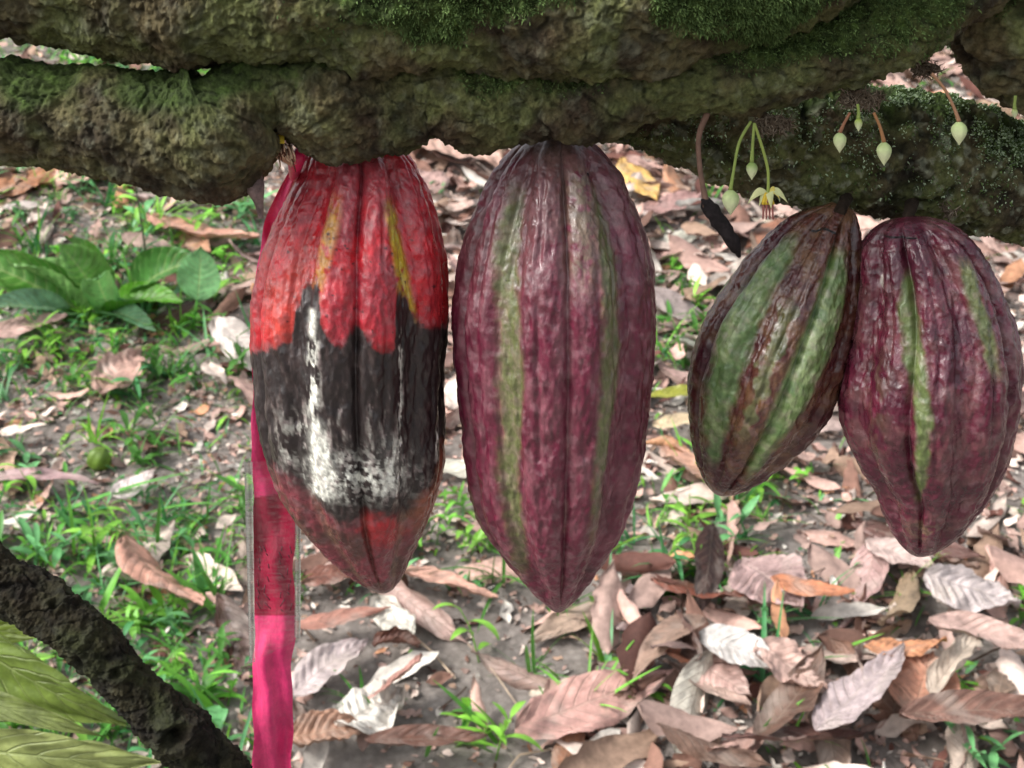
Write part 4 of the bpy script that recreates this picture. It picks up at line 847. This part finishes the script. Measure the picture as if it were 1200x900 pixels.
long_blades('short bright grass blade poking from the bottom right litter', [((870, 890), (944, 818), 11, (120, 186, 76)), ((884, 876), (905, 840), 7, (110, 160, 90))])
long_blades('broad grass blade lying across the litter left of the ribbon', [((60, 610), (235, 552), 12, (110, 176, 84)), ((170, 606), (262, 590), 10, (104, 164, 76)), ((100, 640), (60, 590), 12, (96, 160, 90))])
long_blades('grass blades at the lower left beside the dark branch', [((262, 850), (180, 770), 13, (108, 170, 60)), ((268, 840), (215, 790), 12, (96, 156, 66)), ((250, 720), (190, 665), 16, (104, 166, 62)), ((240, 700), (225, 640), 14, (90, 150, 74)), ((120, 720), (150, 650), 12, (110, 176, 66)), ((130, 745), (90, 700), 12, (104, 166, 78))])
# broad green plant at left
def plant():
    o = tag(empty('green_plant', tuple(G(110, 365))), 'low plant with broad glossy green leaves at the left', 'plant')
    specs = [((100, 372), (-30, 300), 70, (78, 128, 50), .6), ((110, 370), (22, 305), 80, (110, 152, 84), .9), ((120, 360), (75, 288), 60, (104, 150, 74), .3), ((130, 345), (85, 276), 40, (74, 124, 46), .8), ((120, 372), (205, 345), 50, (84, 140, 40), .2),
             ((150, 352), (225, 300), 62, (66, 112, 50), .6), ((90, 375), (-10, 352), 42, (112, 150, 118), .2), ((115, 368), (175, 378), 34, (104, 150, 110), .1), ((95, 370), (20, 395), 24, (96, 140, 90), .1), ((130, 372), (110, 318), 46, (96, 146, 82), .5)]
    for i, (a, b, w, c, t) in enumerate(specs):
        A = G(*a, .02); Yc = A[1]-.02*i+.04; B = PV(b[0], b[1], Yc-.05); d = depth_of(A); L = (B-A).length*1.1; W = w*d/F*1.3
        V, Fq, UV = leaf_arrays(L, W, bend=-.7, roll=.95, fold=.25, wave=.06, corr=.045, seed=i+500, nl=40, nw=14, rib=10)
        R3 = np.array(orient(A, B, t*(1 if i % 2 else -1)*.6, Vector((0, -.5, .85)))); V = V@R3.T+np.array((A+B)/2)
        q = child('leaf', mesh('leaf', V, Fq, M['leaf'], uv=UV, orig=o.location), o); cc = lin(c)*1.3; q.color = (float(cc[0]), float(cc[1]), float(cc[2]), 1)
    mb = MB(); A = G(178, 350, .0); mb.tube([A, PV(170, 290, A[1]-.05), PV(157, 205, A[1]-.05)], [.003, .0025, .0015], 8, lin((70, 84, 60)), 20); mb.build('stem', M['green'], o)
plant()
def sprout():
    A = G(226, 385); o = tag(empty('sprout', tuple(A)), 'young sprout with one upright round green leaf', 'sprout'); Y = A[1]
    mb = MB(); mb.tube([A, PV(229, 365, Y-.02), PV(233, 340, Y-.02)], [.004, .003, .0025], 8, lin((100, 170, 80)), 14); mb.build('stem', M['green'], o)
    B0 = PV(232, 352, Y-.02); B1 = PV(236, 288, Y-.03); L = (B1-B0).length; V, Fq, UV = leaf_arrays(L, 52*Y/F*1.12, bend=.2, roll=.35, wave=.03, corr=.03, seed=3, nl=34, nw=14, rib=8)
    V = V@np.array(orient(B0, B1, 0, Vector((0, -1, .3)))).T+np.array((B0+B1)/2); q = child('leaf', mesh('leaf', V, Fq, M['leaf'], uv=UV, orig=o.location), o); c = lin((122, 178, 118))*1.1; q.color = (*[float(k) for k in c], 1)
    for (b, w) in (((262, 372), 10), ((205, 392), 9)):
        mb = MB(); B = PV(*b, Y-.03); blade(mb, PV(228, 376, Y-.02), B-A, (B-A).length, w*Y/F, lin((100, 160, 70)), .3, 8, lance=True); mb.build('leaflet', M['green'], o)
sprout()
o = None
# fallen green fruitlet
A = G(118, 548, .02); th = np.linspace(0, PI, 14); V = []
for a in th:
    for j in range(18): b = j*2*PI/18; V.append((.021*math.sin(a)*math.cos(b)*(1+.14*math.cos(5*b)), .018*math.sin(a)*math.sin(b)*(1+.14*math.cos(5*b)), .026*math.cos(a)*(1-.1*math.sin(3*a))))
me = mesh('fallen_fruitlet', V, grid_faces(14, 18), M['leaf'], uv=np.zeros((len(V), 2))+.3); q = put('fallen_fruitlet', me, A, Matrix.Rotation(.5, 3, 'Y'), 1, (120, 150, 60), 'small round green fruitlet on the litter at left', 'fruitlet', None)
# yellow green leaves of a sapling in the lower left corner
sp = tag(empty('cacao_sapling', tuple(G(-80, 980))), 'sapling with large pale yellow green leaves in the bottom left corner', 'sapling')
YL = 1.05; sb = PV(-190, 960, YL)
for i, (a, b, w, c, t, Yo) in enumerate([((-140, 690), (140, 862), 92, (138, 162, 76), .35, .02), ((-200, 856), (185, 904), 92, (176, 188, 116), .2, -.05), ((-160, 735), (70, 742), 50, (140, 160, 72), .1, .06), ((-170, 925), (150, 950), 60, (136, 150, 70), -.2, -.08), ((-190, 790), (100, 850), 84, (70, 96, 30), 1.0, .07), ((-220, 722), (18, 738), 26, (200, 216, 206), 0, .08), ((-180, 775), (118, 862), 40, (156, 170, 100), -.3, -.02)]):
    A = PV(*a, YL+Yo); B = PV(*b, YL+Yo-.03); L = (B-A).length; V, Fq, UV = leaf_arrays(L, w*YL/F*1.15, bend=-.55, roll=.6, wave=.12, corr=.035, seed=i+600, nl=60, nw=18, rib=9)
    V = V@np.array(orient(A, B, t, Vector((0, -.95, .3)))).T+np.array((A+B)/2); q = child('leaf', mesh('leaf', V, Fq, M['leaf'], uv=UV, orig=sp.location), sp); c = lin(c)*.8; q.color = (*[float(k) for k in c], 1)
mb = MB(); gb = G(-80, 980); mb.tube([gb, PV(-200, 960, 1.2), PV(-190, 800, YL), PV(-170, 690, YL)], [.009, .008, .006, .004], 12, lin((84, 84, 60)), 30); mb.build('stem', M['bark'], sp)

# ------------------------------------------------------------------ light, sky, camera
w = bpy.data.worlds.new('World'); scene.world = w; w.use_nodes = True; nt = w.node_tree; bg = nt.nodes['Background']
SE, SR = math.radians(44), math.radians(-112)
sky = nt.nodes.new('ShaderNodeTexSky'); sky.sky_type = 'NISHITA'; sky.sun_disc = False; sky.sun_elevation = SE; sky.sun_rotation = SR; sky.air_density = 1; sky.dust_density = 4
hs = nt.nodes.new('ShaderNodeHueSaturation'); hs.inputs['Saturation'].default_value = .25      # overcast sky
nt.links.new(sky.outputs[0], hs.inputs['Color']); nt.links.new(hs.outputs[0], bg.inputs['Color']); bg.inputs['Strength'].default_value = .15
sl = bpy.data.lights.new('sun', 'SUN'); sl.energy = 1.8; sl.angle = math.radians(12); sl.color = (1, .97, .92); so = bpy.data.objects.new('sun', sl); COL.objects.link(so)
sd = Vector((math.sin(SR)*math.cos(SE), math.cos(SR)*math.cos(SE), math.sin(SE)))
so.rotation_euler = sd.to_track_quat('Z', 'Y').to_euler()
cam = bpy.data.cameras.new('camera'); co = bpy.data.objects.new('camera', cam); COL.objects.link(co); cam.sensor_width = 36; cam.angle = HFOV
co.rotation_euler = (PI/2-PITCH, 0, 0); cam.clip_start = .01; cam.clip_end = 300
cam.dof.use_dof = True; cam.dof.focus_distance = .575; cam.dof.aperture_fstop = 28
scene.camera = co
vs = scene.view_settings; vs.view_transform = 'Standard'; vs.look = 'None'; vs.exposure = .78; vs.gamma = 1; vs.use_curve_mapping = False
